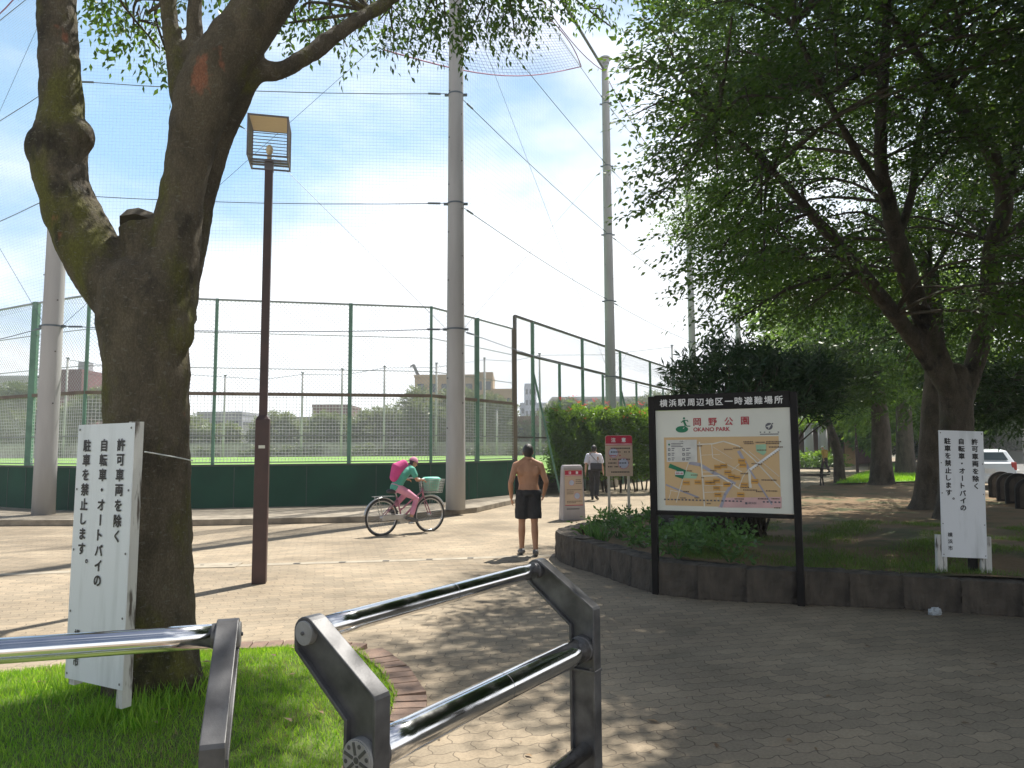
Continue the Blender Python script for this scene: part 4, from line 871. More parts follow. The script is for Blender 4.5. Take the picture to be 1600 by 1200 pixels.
for k in range(40):
    x = 1.6 + 3.6 * random.random(); y = 26.6 + random.random() * 3; m.tube([(x, y, 0), (x + random.uniform(-.2, .2), y, .7), (x + random.uniform(-.4, .4), y + .1, 1.5)], [.035, .028, .015], 5)
m.build('stems', 'bark_grey', hd, smooth=True, world=True)
fl = [D(u, v, 26.5) for u, v in ((897, 620), (905, 628), (913, 633), (930, 626), (950, 632), (878, 622), (985, 634), (1003, 645), (975, 650), (948, 640), (915, 655), (890, 640), (1000, 632), (868, 640))]
m = MB()
for q in fl:
    for _ in range(7):
        c = q + Vector((random.gauss(0, .07), random.gauss(0, .07), random.gauss(0, .05)))
        for a in range(5):
            e = Vector((math.cos(a * 1.257), math.sin(a * 1.257) * .6, .5)) * .05; s_ = Vector((-e.y, e.x, 0)) * .45; m.add([c, c + e * .6 + s_, c + e, c + e * .6 - s_], [(0, 1, 2, 3)])
m.build('flowers', 'petal_red', hd, world=True)
fb = [(tuple(q - Vector((0, 0, .25))), (.22, .22, .2)) for q in fl]
S, A = blob_sprays(fb, 26, (3.6, 28, 1.2)); p, d, n, l, t = spray_leaves(S, A, 6, .2, .10, .1, .6); leaf_object('flower_shoots', p, d, n, l, .4, t, 'leaf_hedge', hd)

# low leafy plants on the planter
pl_pts = [(945, 822), (965, 830), (990, 838), (930, 828), (985, 815), (1010, 830), (1005, 848), (1040, 840), (1045, 862), (1070, 850), (1075, 830), (1100, 845), (1095, 865), (1120, 855), (1130, 840), (1150, 862), (960, 812), (1025, 822), (1140, 875), (1060, 872)]
PN = ['pale', 'broad', 'low', 'dark', 'bushy', 'ragged', 'round', 'sprawling', 'upright', 'narrow']
for k, (u, v) in enumerate(pl_pts):
    b = P(u, v, .37); zz = park_z(b.x, b.y)
    t = thing('leafy_plant', 'low leafy green plant in the planter corner left of the map board' if u < 1015 else 'low leafy green plant in the planter beneath the map board', 'plant', (b.x, b.y, zz), group='low leafy plants in the planter left of the map board' if u < 1015 else 'low leafy plants in the planter beneath the map board')
    bl = [((b.x + random.gauss(0, .10), b.y + random.gauss(0, .08), zz + random.uniform(.06, .25)), (.15, .15, .10)) for _ in range(6)]
    S, A = blob_sprays(bl, 46, (b.x, b.y, zz), out=1.2); A[:, 2] += .5
    p, d, n, l, tt = spray_leaves(S, A, 5, .13, .085, .2, .5); leaf_object('foliage', p, d, n, l, .46, tt, 'leaf_plant', t)
    m = MB()
    for c, r in bl: m.tube([(b.x, b.y, zz - .02), Vector(c)], [.008, .004], 4)
    m.build('stems', 'leaf_plant', t, world=True)
for k, (u, v) in enumerate(((925, 838), (938, 842))):
    b = P(u, v, .37); zz = park_z(b.x, b.y); n_ = 60
    pos = np.tile(np.array([b.x, b.y, zz]), (n_, 1)) + rng.normal(0, .05, (n_, 3)) * [1, 1, 0]; d = rng.normal(0, .45, (n_, 3)); d[:, 2] = 1
    o = leaf_object('grass_clump', pos, d, nrmz(rng.normal(0, 1, (n_, 3))), .32 * rng.uniform(.6, 1.1, n_), .07, rng.uniform(.2, .8, n_), 'leaf_plant', blade=True)
    tag(o, 'spiky grass clump at the left tip of the planter' if k == 0 else 'second spiky grass clump beside the planter tip plants', 'plant')

# ------------------------------------------------------------------ polished barriers in the foreground
def frame_outline(base, foot, T, o, wl=.135, wt=.10):
    """side frame in its own plane: x across the rails towards the lean, y up, anticlockwise"""
    zb = base + .135; top = [(o + .052 * math.cos(a_), T + .052 * math.sin(a_)) for a_ in np.linspace(R(-8), R(125), 8)]
    return [(-wl / 2, foot), (wl / 2, foot), (wl / 2, zb - .035), (o + .050, T - .062)] + top + [(-wl / 2 + .006, zb + .062), (-wl / 2, zb + .05)]
def barrier(label, p0, ang, Ln, o, T, B, lean):
    """p0 = foot of the first frame, rails run along ang; the frames lean to the lean side"""
    t = thing('barrier_rail', label, 'barrier', (p0[0], p0[1], 0), ang, group='polished steel barriers at the park entrance')
    sg = lean
    for e, x in enumerate((0.0, Ln)):
        out = 1 if x > 0 else -1
        prof = [Vector(q) for q in frame_outline(B, -.02, T, o)]
        M = Matrix(((0, 0, 1, x), (1, 0, 0, 0), (0, 1, 0, 0), (0, 0, 0, 1)))
        m = MB(); th = .034; n_ = len(prof)
        def inset(i, dist):
            d1 = (prof[i] - prof[i - 1]).normalized(); d2 = (prof[(i + 1) % n_] - prof[i]).normalized(); n1 = Vector((-d1.y, d1.x)); n2 = Vector((-d2.y, d2.x))
            return prof[i] + (n1 + n2) / (1 + n1.dot(n2)) * dist
        inn = [inset(i, .013) for i in range(n_)]; web = [inset(i, .006) for i in range(n_)]
        m.prism(web, -.014, .014, M=M)
        lo_ = [M @ Vector((q[0], q[1], z_)) for z_ in (-th, th) for q in prof]; li_ = [M @ Vector((q[0], q[1], z_)) for z_ in (-th, th) for q in inn]
        fs = []
        for i in range(n_):
            k = (i + 1) % n_
            fs += [(i, k, n_ + k, n_ + i), (2 * n_ + k, 2 * n_ + i, 3 * n_ + i, 3 * n_ + k), (k, i, 2 * n_ + i, 2 * n_ + k), (n_ + i, n_ + k, 3 * n_ + k, 3 * n_ + i)]
        m.add(lo_ + li_, fs)
        m.build('side_frame', 'cast_iron', t, bevel=.003)
        for (cyy, czz, rr, spokes) in ((o, T, .040, 0), (0, B, .062, 6)):
            m = MB(); m.tube([(x + out * .010, cyy, czz), (x + out * .0405, cyy, czz)], rr, 28)
            if spokes:
                m.tube([(x + out * .040, cyy, czz), (x + out * .045, cyy, czz)], rr * .94, 28); 
                for k in range(6):
                    a = k * math.pi / 3 + .3; c_ = Vector((x + out * .0455, cyy + math.cos(a) * rr * .55, czz + math.sin(a) * rr * .55)); m.box(c_, (.004, .010, rr * .62), mi=1, M=Matrix.Rotation(-(a - math.pi / 2), 3, 'X').transposed())
                    b2 = a + math.pi / 6; m.tube([(x + out * .0455, cyy + math.cos(b2) * rr * .72, czz + math.sin(b2) * rr * .72), (x + out * .0475, cyy + math.cos(b2) * rr * .72, czz + math.sin(b2) * rr * .72)], rr * .12, 8, mi=1)
            m.tube([(x + out * .040, cyy, czz), (x + out * .0475, cyy, czz)], rr * .16, 12, mi=1)
            m.build('end_cap', ['cap_grey', 'cast_iron'], t, bevel=.002)
            m = MB(); m.tube([(x - out * .010, cyy, czz), (x - out * .05, cyy, czz)], rr * 1.0 if spokes else rr * .99, 28); m.build('socket', 'cast_iron', t, smooth=False, bevel=.004)
        m = MB()
        for dz in (.10,): m.box((x, 0, B - dz), (.074, .145, .012))
        for yy in (-.05, .05): m.tube([(x - out * .034, yy, B - .085), (x - out * .042, yy, B - .085)], .008, 8)
        m.build('bracket', 'cast_iron', t, bevel=.002)
    for cyy, czz, rr in ((o, T, .0382), (0, B, .0572)):
        m = MB(); m.tube([(0.01 + (Ln - .02) * k / 8, cyy, czz) for k in range(9)], rr, 40); m.build('rail_tube', 'chrome', t, smooth=True)
        m = MB(); m.tube([(Ln * .52, cyy, czz), (Ln * .52 + .002, cyy, czz)], rr + .0006, 40); m.build('joint_ring', 'cast_iron', t)
    m = MB(); m.tube([(0.01, 0, .20), (Ln - .01, 0, .20)], .038, 24); m.build('low_rail', 'chrome', t, smooth=True)
    return t
barrier('slanting double rail barrier with grey round end caps in the middle foreground', (-0.46, 2.385), math.pi / 2 - 0.5751, 1.474, 0.2516, 1.0174, 0.6704, 1)
lr = P(356, 992, 1.0174); ll = P(0, 1017, 1.0174); dv = (lr - ll); dv.z = 0; dv.normalize()
_a = math.atan2(dv.y, dv.x); nvec = Vector((-dv.y, dv.x, 0)); _o = 0.33
bp_ = lr - nvec * _o - dv * 1.47
barrier('barrier with one long polished tube cut by the left edge of the photograph', (bp_.x, bp_.y), _a, 1.47, _o, 1.0174, 0.62, 1)

# ------------------------------------------------------------------ brown park lamps
def lamp(label, loc, rz):
    t = thing('park_lamp', label, 'lamp', loc, rz, group='brown square park lamps')
    m = MB(); m.box((0, 0, 1.0), (.165, .165, 2.0)); b = m.build('post_base', 'lamp_brown', t, bevel=.006)
    m = MB(); q = .0825; r_ = .048
    m.add([(-q, -q, 2.0), (q, -q, 2.0), (q, q, 2.0), (-q, q, 2.0), (-r_, -r_, 2.05), (r_, -r_, 2.05), (r_, r_, 2.05), (-r_, r_, 2.05)], [(0, 1, 5, 4), (1, 2, 6, 5), (2, 3, 7, 6), (3, 0, 4, 7)])
    m.box((0, 0, 3.62), (.096, .096, 3.16)); m.build('post', 'lamp_brown', t, bevel=.004)
    m = MB(); m.box((0, -.086, 1.66), (.075, .006, .038)); m.build('number_plate', 'panel_cream', t)
    m = MB(); m.box((0, 0, 5.26), (.106, .106, .14)); m.build('neck', 'lamp_frame', t)
    s, z0, z1 = .24, 5.30, 5.82; w = .019
    f = MB()
    for x in (-s, s):
        for y in (-s, s): f.box((x, y, (z0 + z1) / 2), (w, w, z1 - z0 + w))
    for z in (z0, z1):
        for x in (-s, s): f.box((x, 0, z), (w - .002, 2 * s - w, w))
        for y in (-s, s): f.box((0, y, z), (2 * s - w, w - .002, w))
    f.box((0, 0, z0), (2 * s - w, .045, w - .004)); 
    f.box((0, -.075, z0), (2 * s - w, .02, w - .006)); f.box((0, .075, z0), (2 * s - w, .02, w - .006))
    fr = f.build('lantern_frame', 'lamp_frame', t)
    m = MB()
    for k in range(8): m.box((0, -s + w + .02 + k * (2 * s - 2 * w - .03) / 7.3, z1 - .002), (2 * s - w - .004, .058, .012))
    m.build('roof_board', 'lamp_cedar', fr)
    m = MB()
    for k in range(11):
        z = z0 + .05 + k * .044; m.box((0, s, z), (2 * s - w, .012, .007)); m.box((-s, 0, z), (.012, 2 * s - w, .007)); m.box((s, 0, z), (.012, 2 * s - w, .007))
    m.build('louvre', 'lamp_frame', fr)
    m = MB(); m.ell((0, 0, 5.47), (.045, .045, .07)); m.tube([(0, 0, 5.33), (0, 0, 5.40)], [.028, .03], 12); m.build('bulb', 'bulb', t, smooth=True)
    return t
la = P(405, 911); lamp('brown square lamp post with slatted lantern standing on the open paving', (la.x, la.y, 0), R(13))
lb_ = P(1340, 738); lamp('far brown square post among the park trees', (lb_.x, lb_.y, 0), R(-20))

# ------------------------------------------------------------------ white no-parking signs
COLS = (('許可車両を除く', .80), ('自転車・オートバイの', .50), ('駐車を禁止します。', .19))
def white_sign(label, name, face, H, W, board, stakes, top_cols):
    t = board
    m = MB()
    for text, cx in COLS:
        size = .062 * H / 1.30; y = top_cols; step = .0585
        for ch in text:
            if ch == 'ー': face.text(m, ch, cx, y, size * 1.06, 2, 0, .034, rot=-math.pi / 2)
            elif ch == '。': face.text(m, ch, cx + .10, y + .012, size, 2, 0, .022)
            else: face.text(m, ch, cx, y, size * 1.06, 2, 0, .034)
            y -= step
    y = .175
    for ch in '横浜市': face.text(m, ch, .19, y, .048 * H / 1.3, 2, 0, .02); y -= .052
    return m
def build_sign(label, BL, xdir, ydir, W, H, stakes):
    o0 = Vector(BL); x = Vector(xdir).normalized(); y = Vector(ydir).normalized(); n = x.cross(y).normalized(); y = n.cross(x)
    base = o0 + x * W / 2; t = thing('parking_sign', label, 'sign', (base.x, base.y, stakes['zg']), group='white no parking signs')
    m = MB(); M = Matrix((x, y, n)).transposed(); m.box(o0 + x * W / 2 + y * H / 2 - n * .004, (W, H, .006), M=M); m.build('panel', 'sign_white', t, world=True)
    f = Face(o0, x, y, W, H); m = white_sign('', '', f, H, W, t, None, .915); m.build('lettering', 'ink', t, world=True)
    m = MB()
    for a in (.04, .96):
        for b in (.02, .26, .5, .74, .98): f.disc(m, a, b, .014, 1.5, 0, seg=8)
    m.build('screw', 'rivet', t, world=True)
    for a, b0, b1, w, d_, off, mt in stakes['list']:
        c0 = o0 + x * a * W + y * b0 * H - n * off; c1 = o0 + x * a * W + y * b1 * H - n * off; m = MB(); m.box((c0 + c1) / 2, (w, (c1 - c0).length, d_), M=M); m.build('stake', mt, t, world=True)
    return t
TR, TL_, BLp, BRp = D(215, 660, 4.02), D(130, 664, 4.26), D(101, 1059, 4.26), D(190, 1078, 4.02)
xd = BRp - BLp; xd.z *= .5
build_sign('white sign with peeling wooden stake leaning in front of the mossy left tree', BLp, xd, TL_ - BLp, (BRp - BLp).length, (TL_ - BLp).length, {'zg': .15, 'list': [(.93, -.07, 1.005, .05, .055, .040, 'peeling_white'), (.08, -.025, .99, .05, .05, .040, 'peeling_white')]})
BLq, BRq, TLq = D(1472, 870, 7.75), D(1543, 873, 7.72), D(1462, 672, 7.78)
build_sign('white sign on two short stakes in the planter earth at the right', BLq, BRq - BLq, TLq - BLq, (BRq - BLq).length, (TLq - BLq).length, {'zg': .34, 'list': [(-.03, -.14, .17, .055, .05, .034, 'peeling_white'), (1.04, -.14, .17, .06, .05, .034, 'peeling_white'), (.09, -.13, .6, .035, .035, .034, 'peeling_white'), (.92, -.14, .6, .035, .035, .034, 'peeling_white'), (.78, -.14, .9, .075, .05, .09, 'board_frame')]})
# wire tying the left sign to the trunk
m = MB(); pts = [D(226, 706, 4.1), D(250, 710, 4.32), D(278, 715, 4.42), D(301, 720, 4.62)]; pp, rr = smooth_path(pts, [.004] * 4, 4); m.tube(pp, rr, 5)
tag(m.build('tie_wire', 'wire_grey', loc=tuple(pts[0])), 'thin grey wire tying the left white sign to the mossy trunk', 'wire')

# ------------------------------------------------------------------ park map board
pA, pB = Vector((1.590, 8.36, 0)), Vector((2.955, 7.715, 0)); bx = (pB - pA).normalized(); by = Vector((0, 0, 1)); bn = bx.cross(by)
bd = thing('map_board', 'dark framed park map board on two posts in front of the stone planter', 'board', (2.26, 8.04, 0)); ang = math.atan2(bx.y, bx.x)
zt = D(1022, 620, 8.36).z; zb_ = D(1022, 797, 8.36).z; zp0 = D(1022, 642, 8.36).z
for p in (pA, pB):
    m = MB(); m.box((p.x, p.y, zt / 2), (.072, .075, zt), rz=ang); m.build('post', 'board_frame', bd, world=True, bevel=.006)
def board_bar(z0, z1, nm, th=.07, x0=.036, x1=.036):
    m = MB(); a = pA + bx * x0; b = pB - bx * x1; c = (a + b) / 2; m.box((c.x, c.y, (z0 + z1) / 2), ((b - a).length, th, z1 - z0), rz=ang); return m.build(nm, 'board_frame', bd, world=True, bevel=.004)
board_bar(zp0 + .003, zt + .012, 'title_bar', .08); board_bar(zb_ - .045, zb_ - .004, 'bottom_rail', .08)
pw = (pB - pA).length - .076; ph = zp0 - zb_
o0 = pA + bx * .038 + Vector((0, 0, zb_)) + bn * .012
m = MB(); M = Matrix((bx, by, bn)).transposed(); m.box(o0 + bx * pw / 2 + by * ph / 2 - bn * .02, (pw - .004, ph - .004, .03), M=M); pan = m.build('map_panel', 'panel_cream', bd, world=True)
F = Face(o0 - bn * .0045, bx, by, pw, ph)
def q(x, y):                                   # reading positions on the enlarged board photo
    a = (x - (95 + (y - 235) * .018)) / (1133 + (y - 235) * .012); t0 = 235 - 25 * a; b0 = 1065 + 40 * a; return (a, 1 - (y - t0) / (b0 - t0))
m = MB(); MT = ['map_tan', 'map_road', 'map_river', 'map_orange', 'map_mint', 'map_pink', 'map_legend', 'ink_green', 'ink_red', 'ink_grey', 'map_text', 'ink_white']
m0_, m1_ = q(172, 460), q(1155, 1055); F.quad(m, m0_[0], m1_[1], m1_[0], m0_[1], 1, 0)
F.poly(m, [q(690, 965), q(1158, 960), q(1158, 1052), q(640, 1045)][::-1], 2, 5)
for pts, w in ((((190, 855), (320, 905), (470, 960)), .018), (((395, 672), (490, 690), (600, 755), (780, 850)), .036), (((665, 1040), (700, 940), (760, 850)), .03), (((815, 580), (905, 740)), .032)): F.strip(m, [q(*p) for p in pts], w, 3, 2)
for pts, w in ((((485, 500), (510, 790), (525, 1040)), .014), (((470, 520), (600, 515), (690, 495), (815, 535)), .014), (((815, 535), (940, 650), (1155, 890)), .012), (((395, 660), (340, 800), (280, 1000)), .009), (((505, 785), (650, 780), (820, 890)), .014), (((590, 520), (598, 630), (840, 750)), .008), (((900, 580), (1140, 790)), .006), (((900, 740), (910, 880)), .026), (((815, 880), (850, 790), (905, 720)), .008),
               (((510, 860), (690, 865)), .006), (((520, 920), (700, 915)), .006), (((490, 610), (660, 605)), .004), (((600, 540), (760, 640)), .004), (((225, 900), (300, 915)), .006), (((210, 985), (235, 900)), .006), (((510, 750), (600, 750)), .006), (((755, 740), (850, 660)), .006), (((640, 860), (640, 990)), .006)): F.strip(m, [q(*p) for p in pts], w, 4, 1)
F.strip(m, [q(905, 735), q(1080, 1020)], .016, 5, 2); F.strip(m, [q(910, 730), q(1140, 560)], .026, 5, 11)
for k in range(14): p = q(930 + 16 * k, 722 - 12 * k); F.quad(m, p[0], p[1] - .012, p[0] + .005, p[1], 6, 9)
F.poly(m, [q(955, 525), q(1038, 520), (q(1038, 590)), q(1015, 615), q(960, 580)][::-1], 5, 4); F.poly(m, [q(355, 740), q(470, 765), q(455, 805), q(345, 800)][::-1], 5, 4)
F.poly(m, [q(225, 678), q(368, 735), q(340, 808), q(270, 785), q(285, 735), q(212, 712)][::-1], 6, 7)
F.quad(m, *q(272, 772), *q(345, 745), 7, 11)
lg0, lg1 = q(198, 665), q(462, 480); F.quad(m, lg0[0], lg0[1], lg1[0], lg1[1], 6, 6)
random.seed(5)
for (x, y) in ((640, 710), (850, 695), (725, 755), (800, 800), (690, 700), (630, 825), (715, 855), (860, 860), (640, 940), (830, 940), (470, 835), (370, 840), (590, 840), (945, 830), (560, 840), (755, 790), (840, 660), (630, 885)):
    a, b = q(x, y); F.quad(m, a - .026, b - .022, a + .026, b + .022, 6, 3)
    F.quad(m, a - .022, b - .004, a + .02, b + .006, 7, 10)
for (x, y, w) in ((890, 500, 70), (900, 515, 80), (990, 505, 70), (1095, 500, 110), (1110, 545, 100), (730, 562, 70), (810, 552, 75), (1000, 570, 70), (400, 740, 45), (440, 775, 60), (1060, 820, 120), (1080, 910, 90), (980, 915, 50), (340, 965, 50), (460, 965, 40), (1110, 975, 60), (1005, 975, 70), (815, 975, 70), (365, 912, 50), (600, 740, 50), (485, 532, 35), (950, 683, 60), (985, 690, 30), (860, 765, 60), (510, 797, 20), (860, 880, 60), (905, 902, 110), (1120, 1050, 40), (735, 850, 60), (1085, 515, 100), (560, 1012, 30)):
    a, b = q(x, y); w = w / 1140; x_ = a - w / 2
    while x_ < a + w / 2:
        c = random.uniform(.004, .010); F.quad(m, x_, b - .006, x_ + c, b + .006, 7, 10); x_ += c + .003
for k in range(32):
    x = 180 + k * 31
    if 840 < x < 990: continue
    a, b = q(x, 975 + .030 * (x - 180)); F.quad(m, a - .007, b - .007, a + .007, b + .007, 7, 9)
for r_ in range(3):
    for c_, wds in ((220, (25, 20)), (347, (40, 25))):
        a, b = q(c_, 562 + r_ * 40); F.quad(m, a - .009, b - .013, a + .009, b + .013, 7, 9); F.quad(m, a - .004, b - .006, a + .004, b + .006, 8, 6)
        for j, wd in enumerate(wds): a2, b2 = q(c_ + 22, 552 + r_ * 40 + j * 16); F.quad(m, a2, b2 - .004, a2 + wd / 1140, b2 + .004, 7, 9)
for j in range(3): a, b = q(238, 512 + j * 12); F.quad(m, a, b - .003, a + (.094, .075, .09)[j], b + .003, 7, 9)
a, b = q(220, 520); F.disc(m, a, b, .008, 7, 7)
F.text(m, '凡例', *q(327, 494), .022, 7, 9, .01)
F.text(m, '横浜駅', *q(925, 1010), .028, 7, 9, .01); F.quad(m, *q(866, 1020), *q(884, 1002), 7, 9)
F.text(m, '岡野公園', *q(308, 760), .020, 8, 8, .02)
# title emblem, words, north mark and scale bar
a, b = q(333, 392); F.disc(m, a, b, .048, 2, 7, rb=.033, seg=28); F.strip(m, [q(345, 385), q(357, 375)], .008, 3, 6)
a, b = q(352, 300); F.disc(m, a, b, .0085, 3, 7)
for pts, w in ((((348, 318), (362, 350)), .022), (((362, 348), (358, 380)), .012), (((364, 350), (378, 366), (405, 366)), .010), (((346, 318), (330, 334), (325, 330)), .009), (((356, 316), (378, 318), (388, 330)), .009), (((350, 320), (385, 316)), .008)): F.strip(m, [q(*p) for p in pts], w, 3, 7)
for ch, x, y in (('岡', 466, 332), ('野', 598, 330), ('公', 734, 327), ('園', 868, 322)): F.text(m, ch, *q(x, y), .095, 3, 8, .018)
F.text(m, 'OKANO PARK', *q(588, 393), .05, 3, 8, .02, fit=.272)
a, b = q(1062, 371); F.disc(m, a, b, .026, 2, 9); F.poly(m, [q(1084, 352), q(1058, 396), q(1056, 378), q(1036, 374)], 3, 6); a, b = q(1090, 348); F.disc(m, a, b, .005, 2, 9)
F.quad(m, *q(990, 441), *q(1138, 432), 2, 9)
for x in (1025, 1065, 1135, 992): a, b = q(x, 420); F.quad(m, a - .004, b - .005, a + .006, b + .005, 2, 9)
m.build('printed_map', MT, bd, world=True)
# white title lettering on the dark bar
zt0 = (zp0 + zt) / 2
Ft = Face(pA + bx * .036 + Vector((0, 0, zp0)) + bn * .0415, bx, by, (pB - pA).length - .072, zt - zp0)
m = MB()
for k, ch in enumerate('横浜駅周辺地区一時避難場所'): Ft.text(m, ch, .075 + k * .0708, .5, .088, 1, 0, .020)
m.build('title_lettering', 'ink_white', bd, world=True)

# ------------------------------------------------------------------ red and beige notices
def notice_print(m, f, head):
    f.quad(m, 0.02, head, .98, .985, 1, 1); f.quad(m, .02, head - .03, .98, head - .014, 1, 1); f.quad(m, .02, head - .014, .98, head - .001, 1, 4)
    f.text(m, '注', .30, (head + .985) / 2, (1 - head) * f.h * .62, 2, 4, .03); f.text(m, '意', .70, (head + .985) / 2, (1 - head) * f.h * .62, 2, 4, .03)
leg = thing('notice_board', 'red topped beige notice on two pale posts in the planter', 'notice', (2.02, 13.1, .34))
nA, nB = D(953, 808, 13.0), D(984, 808, 13.0)
for p in (nA, nB):
    m = MB(); m.box((p.x, 13.06, (.2 + 1.75) / 2), (.045, .03, 1.55)); m.build('post', 'post_white', leg, world=True)
b0, b1 = D(946.5, 744, 13.0), D(987.5, 680, 13.0); w_ = b1.x - b0.x; h_ = b1.z - b0.z
m = MB(); ch_ = .035; m.prism([(0, 0), (w_, 0), (w_, h_ - .022), (w_ - ch_, h_), (ch_, h_), (0, h_ - .022)], -.012, .012, M=Matrix.Translation((b0.x, 13.0, b0.z)) @ Matrix.Rotation(R(90), 4, 'X')); m.build('panel', 'notice_beige', leg, world=True)
f = Face((b0.x, 12.985, b0.z), (1, 0, 0), (0, 0, 1), w_, h_); m = MB()
f.poly(m, [(.01, .79), (.99, .79), (.99, .96), (.93, .99), (.07, .99), (.01, .96)], 1, 1); f.quad(m, .01, .755, .99, .775, 1, 1); f.quad(m, .01, .775, .99, .79, 1, 4)
f.text(m, '注', .30, .885, .082, 2, 4, .03); f.text(m, '意', .68, .885, .082, 2, 4, .03)
f.disc(m, .29, .57, .20, 1, 2); f.disc(m, .29, .57, .165, 2, 3); f.disc(m, .66, .31, .22, 1, 2); f.disc(m, .66, .31, .18, 2, 3)
for r_, (x0, x1, c) in enumerate(((.2, .9, 0), (.2, .9, 0), (.1, .6, 1), (.15, .92, 0), (.1, .85, 0), (.08, .62, 0))):
    x = x0
    while x < x1:
        w = random.uniform(.03, .06)
        if random.random() < .75: f.quad(m, x, .665 - r_ * .09, x + w * .8, .695 - r_ * .09, 3, c)
        x += w + .01
x = .2
while x < .85: w = random.uniform(.02, .05); f.quad(m, x, .085, x + w * .85, .115, 3, 0); x += w + .008
m.build('printed_text', ['ink', 'notice_red', 'notice_pink', 'notice_blue', 'ink_white'], leg, world=True)

st = P(894, 812); st = thing('standing_notice', 'squat grey plastic standing notice with red heading on the path', 'notice', (st.x, st.y, 0), R(14))
Hs = 1.24; m = MB(); wb_, wt_, db, dt = .27, .215, .17, .10
m.add([(-wb_, -db, 0), (wb_, -db, 0), (wb_, db, 0), (-wb_, db, 0), (-wt_ - .015, -dt - .02, Hs * .95), (wt_ + .015, -dt - .02, Hs * .95), (wt_ + .015, dt, Hs * .95), (-wt_ - .015, dt, Hs * .95), (-wt_ + .01, -dt + .01, Hs), (wt_ - .01, -dt + .01, Hs), (wt_ - .01, dt - .02, Hs), (-wt_ + .01, dt - .02, Hs)],
      [(3, 2, 1, 0), (0, 1, 5, 4), (1, 2, 6, 5), (2, 3, 7, 6), (3, 0, 4, 7), (4, 5, 9, 8), (5, 6, 10, 9), (6, 7, 11, 10), (7, 4, 8, 11), (8, 9, 10, 11)]); m.build('body', 'grey_plastic', st, bevel=.012)
m = MB(); yd = Vector((0, db - dt - .02, Hs * .95)).normalized(); f0 = Vector((-.21, -db - .004, 0)) + yd * .33; f = Face(f0, (1, 0, 0), yd, .42, .80)
f.quad(m, 0, 0, 1, 1, 0, 5); notice_print(m, f, .86); f.quad(m, 0, 0, 1, .02, 1, 1)
f.disc(m, .38, .64, .17, 1, 2); f.disc(m, .38, .64, .14, 2, 3); f.disc(m, .68, .27, .19, 1, 2); f.disc(m, .68, .27, .155, 2, 3)
for r_, (x0, x1) in enumerate(((.62, .92), (.62, .92), (.62, .92), (.1, .95), (.1, .45), (.1, .45), (.1, .9), (.1, .6))):
    y = (.72, .67, .62, .44, .38, .33, .12, .08)[r_]; x = x0
    while x < x1: w = random.uniform(.03, .07); f.quad(m, x, y - .008, x + w * .8, y + .010, 3, 0); x += w + .01
f2 = Face(Vector((-.2, -db - .003, 0)) + yd * .22, (1, 0, 0), yd, .4, .08); x = .05
while x < .8: w = random.uniform(.03, .06); f2.quad(m, x, .3, x + w * .85, .6, 2, 0); x += w + .01
m.build('poster', ['ink', 'notice_red', 'notice_pink', 'notice_blue', 'ink_white', 'notice_beige'], st)
# carved plaque behind the low plants
pq = thing('stone_plaque', 'low dark carved stone plaque half hidden behind the left map board post', 'plaque', (2.6, 11.7, .28), R(-12))
m = MB(); m.prism([(-.42, 0), (.46, 0), (.49, .30), (.3, .34), (-.3, .37), (-.42, .33)], -.08, .08, M=Matrix.Rotation(R(75), 4, 'X')); m.build('slab', 'plaque_stone', pq, bevel=.02)
f = Face((-.42, -.075, 0), (1, 0, 0), Vector((0, .258, .966)), .9, .34); f.o += f.n * .012; m = MB()
for k, ch in enumerate('岡野公園'): f.text(m, ch, .14 + .24 * k, .5, .16, 3, 0, .01)
m.build('carved_lettering', 'cap_grey', pq)

# ------------------------------------------------------------------ people
def V3(*a): return Vector(a)
def loft(mb, rings, seg=16):
    """rings: (centre, rx, ry, tilt about x)"""
    vs = []
    for c, rx, ry, tl in rings:
        for k in range(seg):
            a = 2 * math.pi * k / seg; p = Matrix.Rotation(tl, 3, 'X') @ Vector((rx * math.cos(a), ry * math.sin(a), 0)); vs.append(Vector(c) + p)
    n = len(rings); fs = [(i * seg + k, i * seg + (k + 1) % seg, (i + 1) * seg + (k + 1) % seg, (i + 1) * seg + k) for i in range(n - 1) for k in range(seg)]
    fs += [tuple(range(seg - 1, -1, -1)), tuple((n - 1) * seg + k for k in range(seg))]; mb.add(vs, fs)
def torso_rings(j, s, grow=0.0, top=1.0, bottom=0.0):
    p, c, n = j['pelvis'], j['chest'], j['neck']; out = []
    prof = ((-.06, .150, .105), (.0, .163, .112), (.12, .155, .105), (.30, .136, .092), (.50, .150, .100), (.68, .168, .112), (.82, .160, .104), (.92, .115, .085), (1.0, .070, .066))
    for t, rx, ry in prof:
        if t < bottom or t > top: continue
        q = p.lerp(c, t / .6) if t < .6 else c.lerp(n, (t - .6) / .4)
        d = (n - p); tl = math.atan2(-d.y, d.z) * (-1 if False else 1)
        out.append((q, rx * s * j.get('wide', 1) + grow, ry * s * j.get('deep', 1) + grow, tl))
    return out
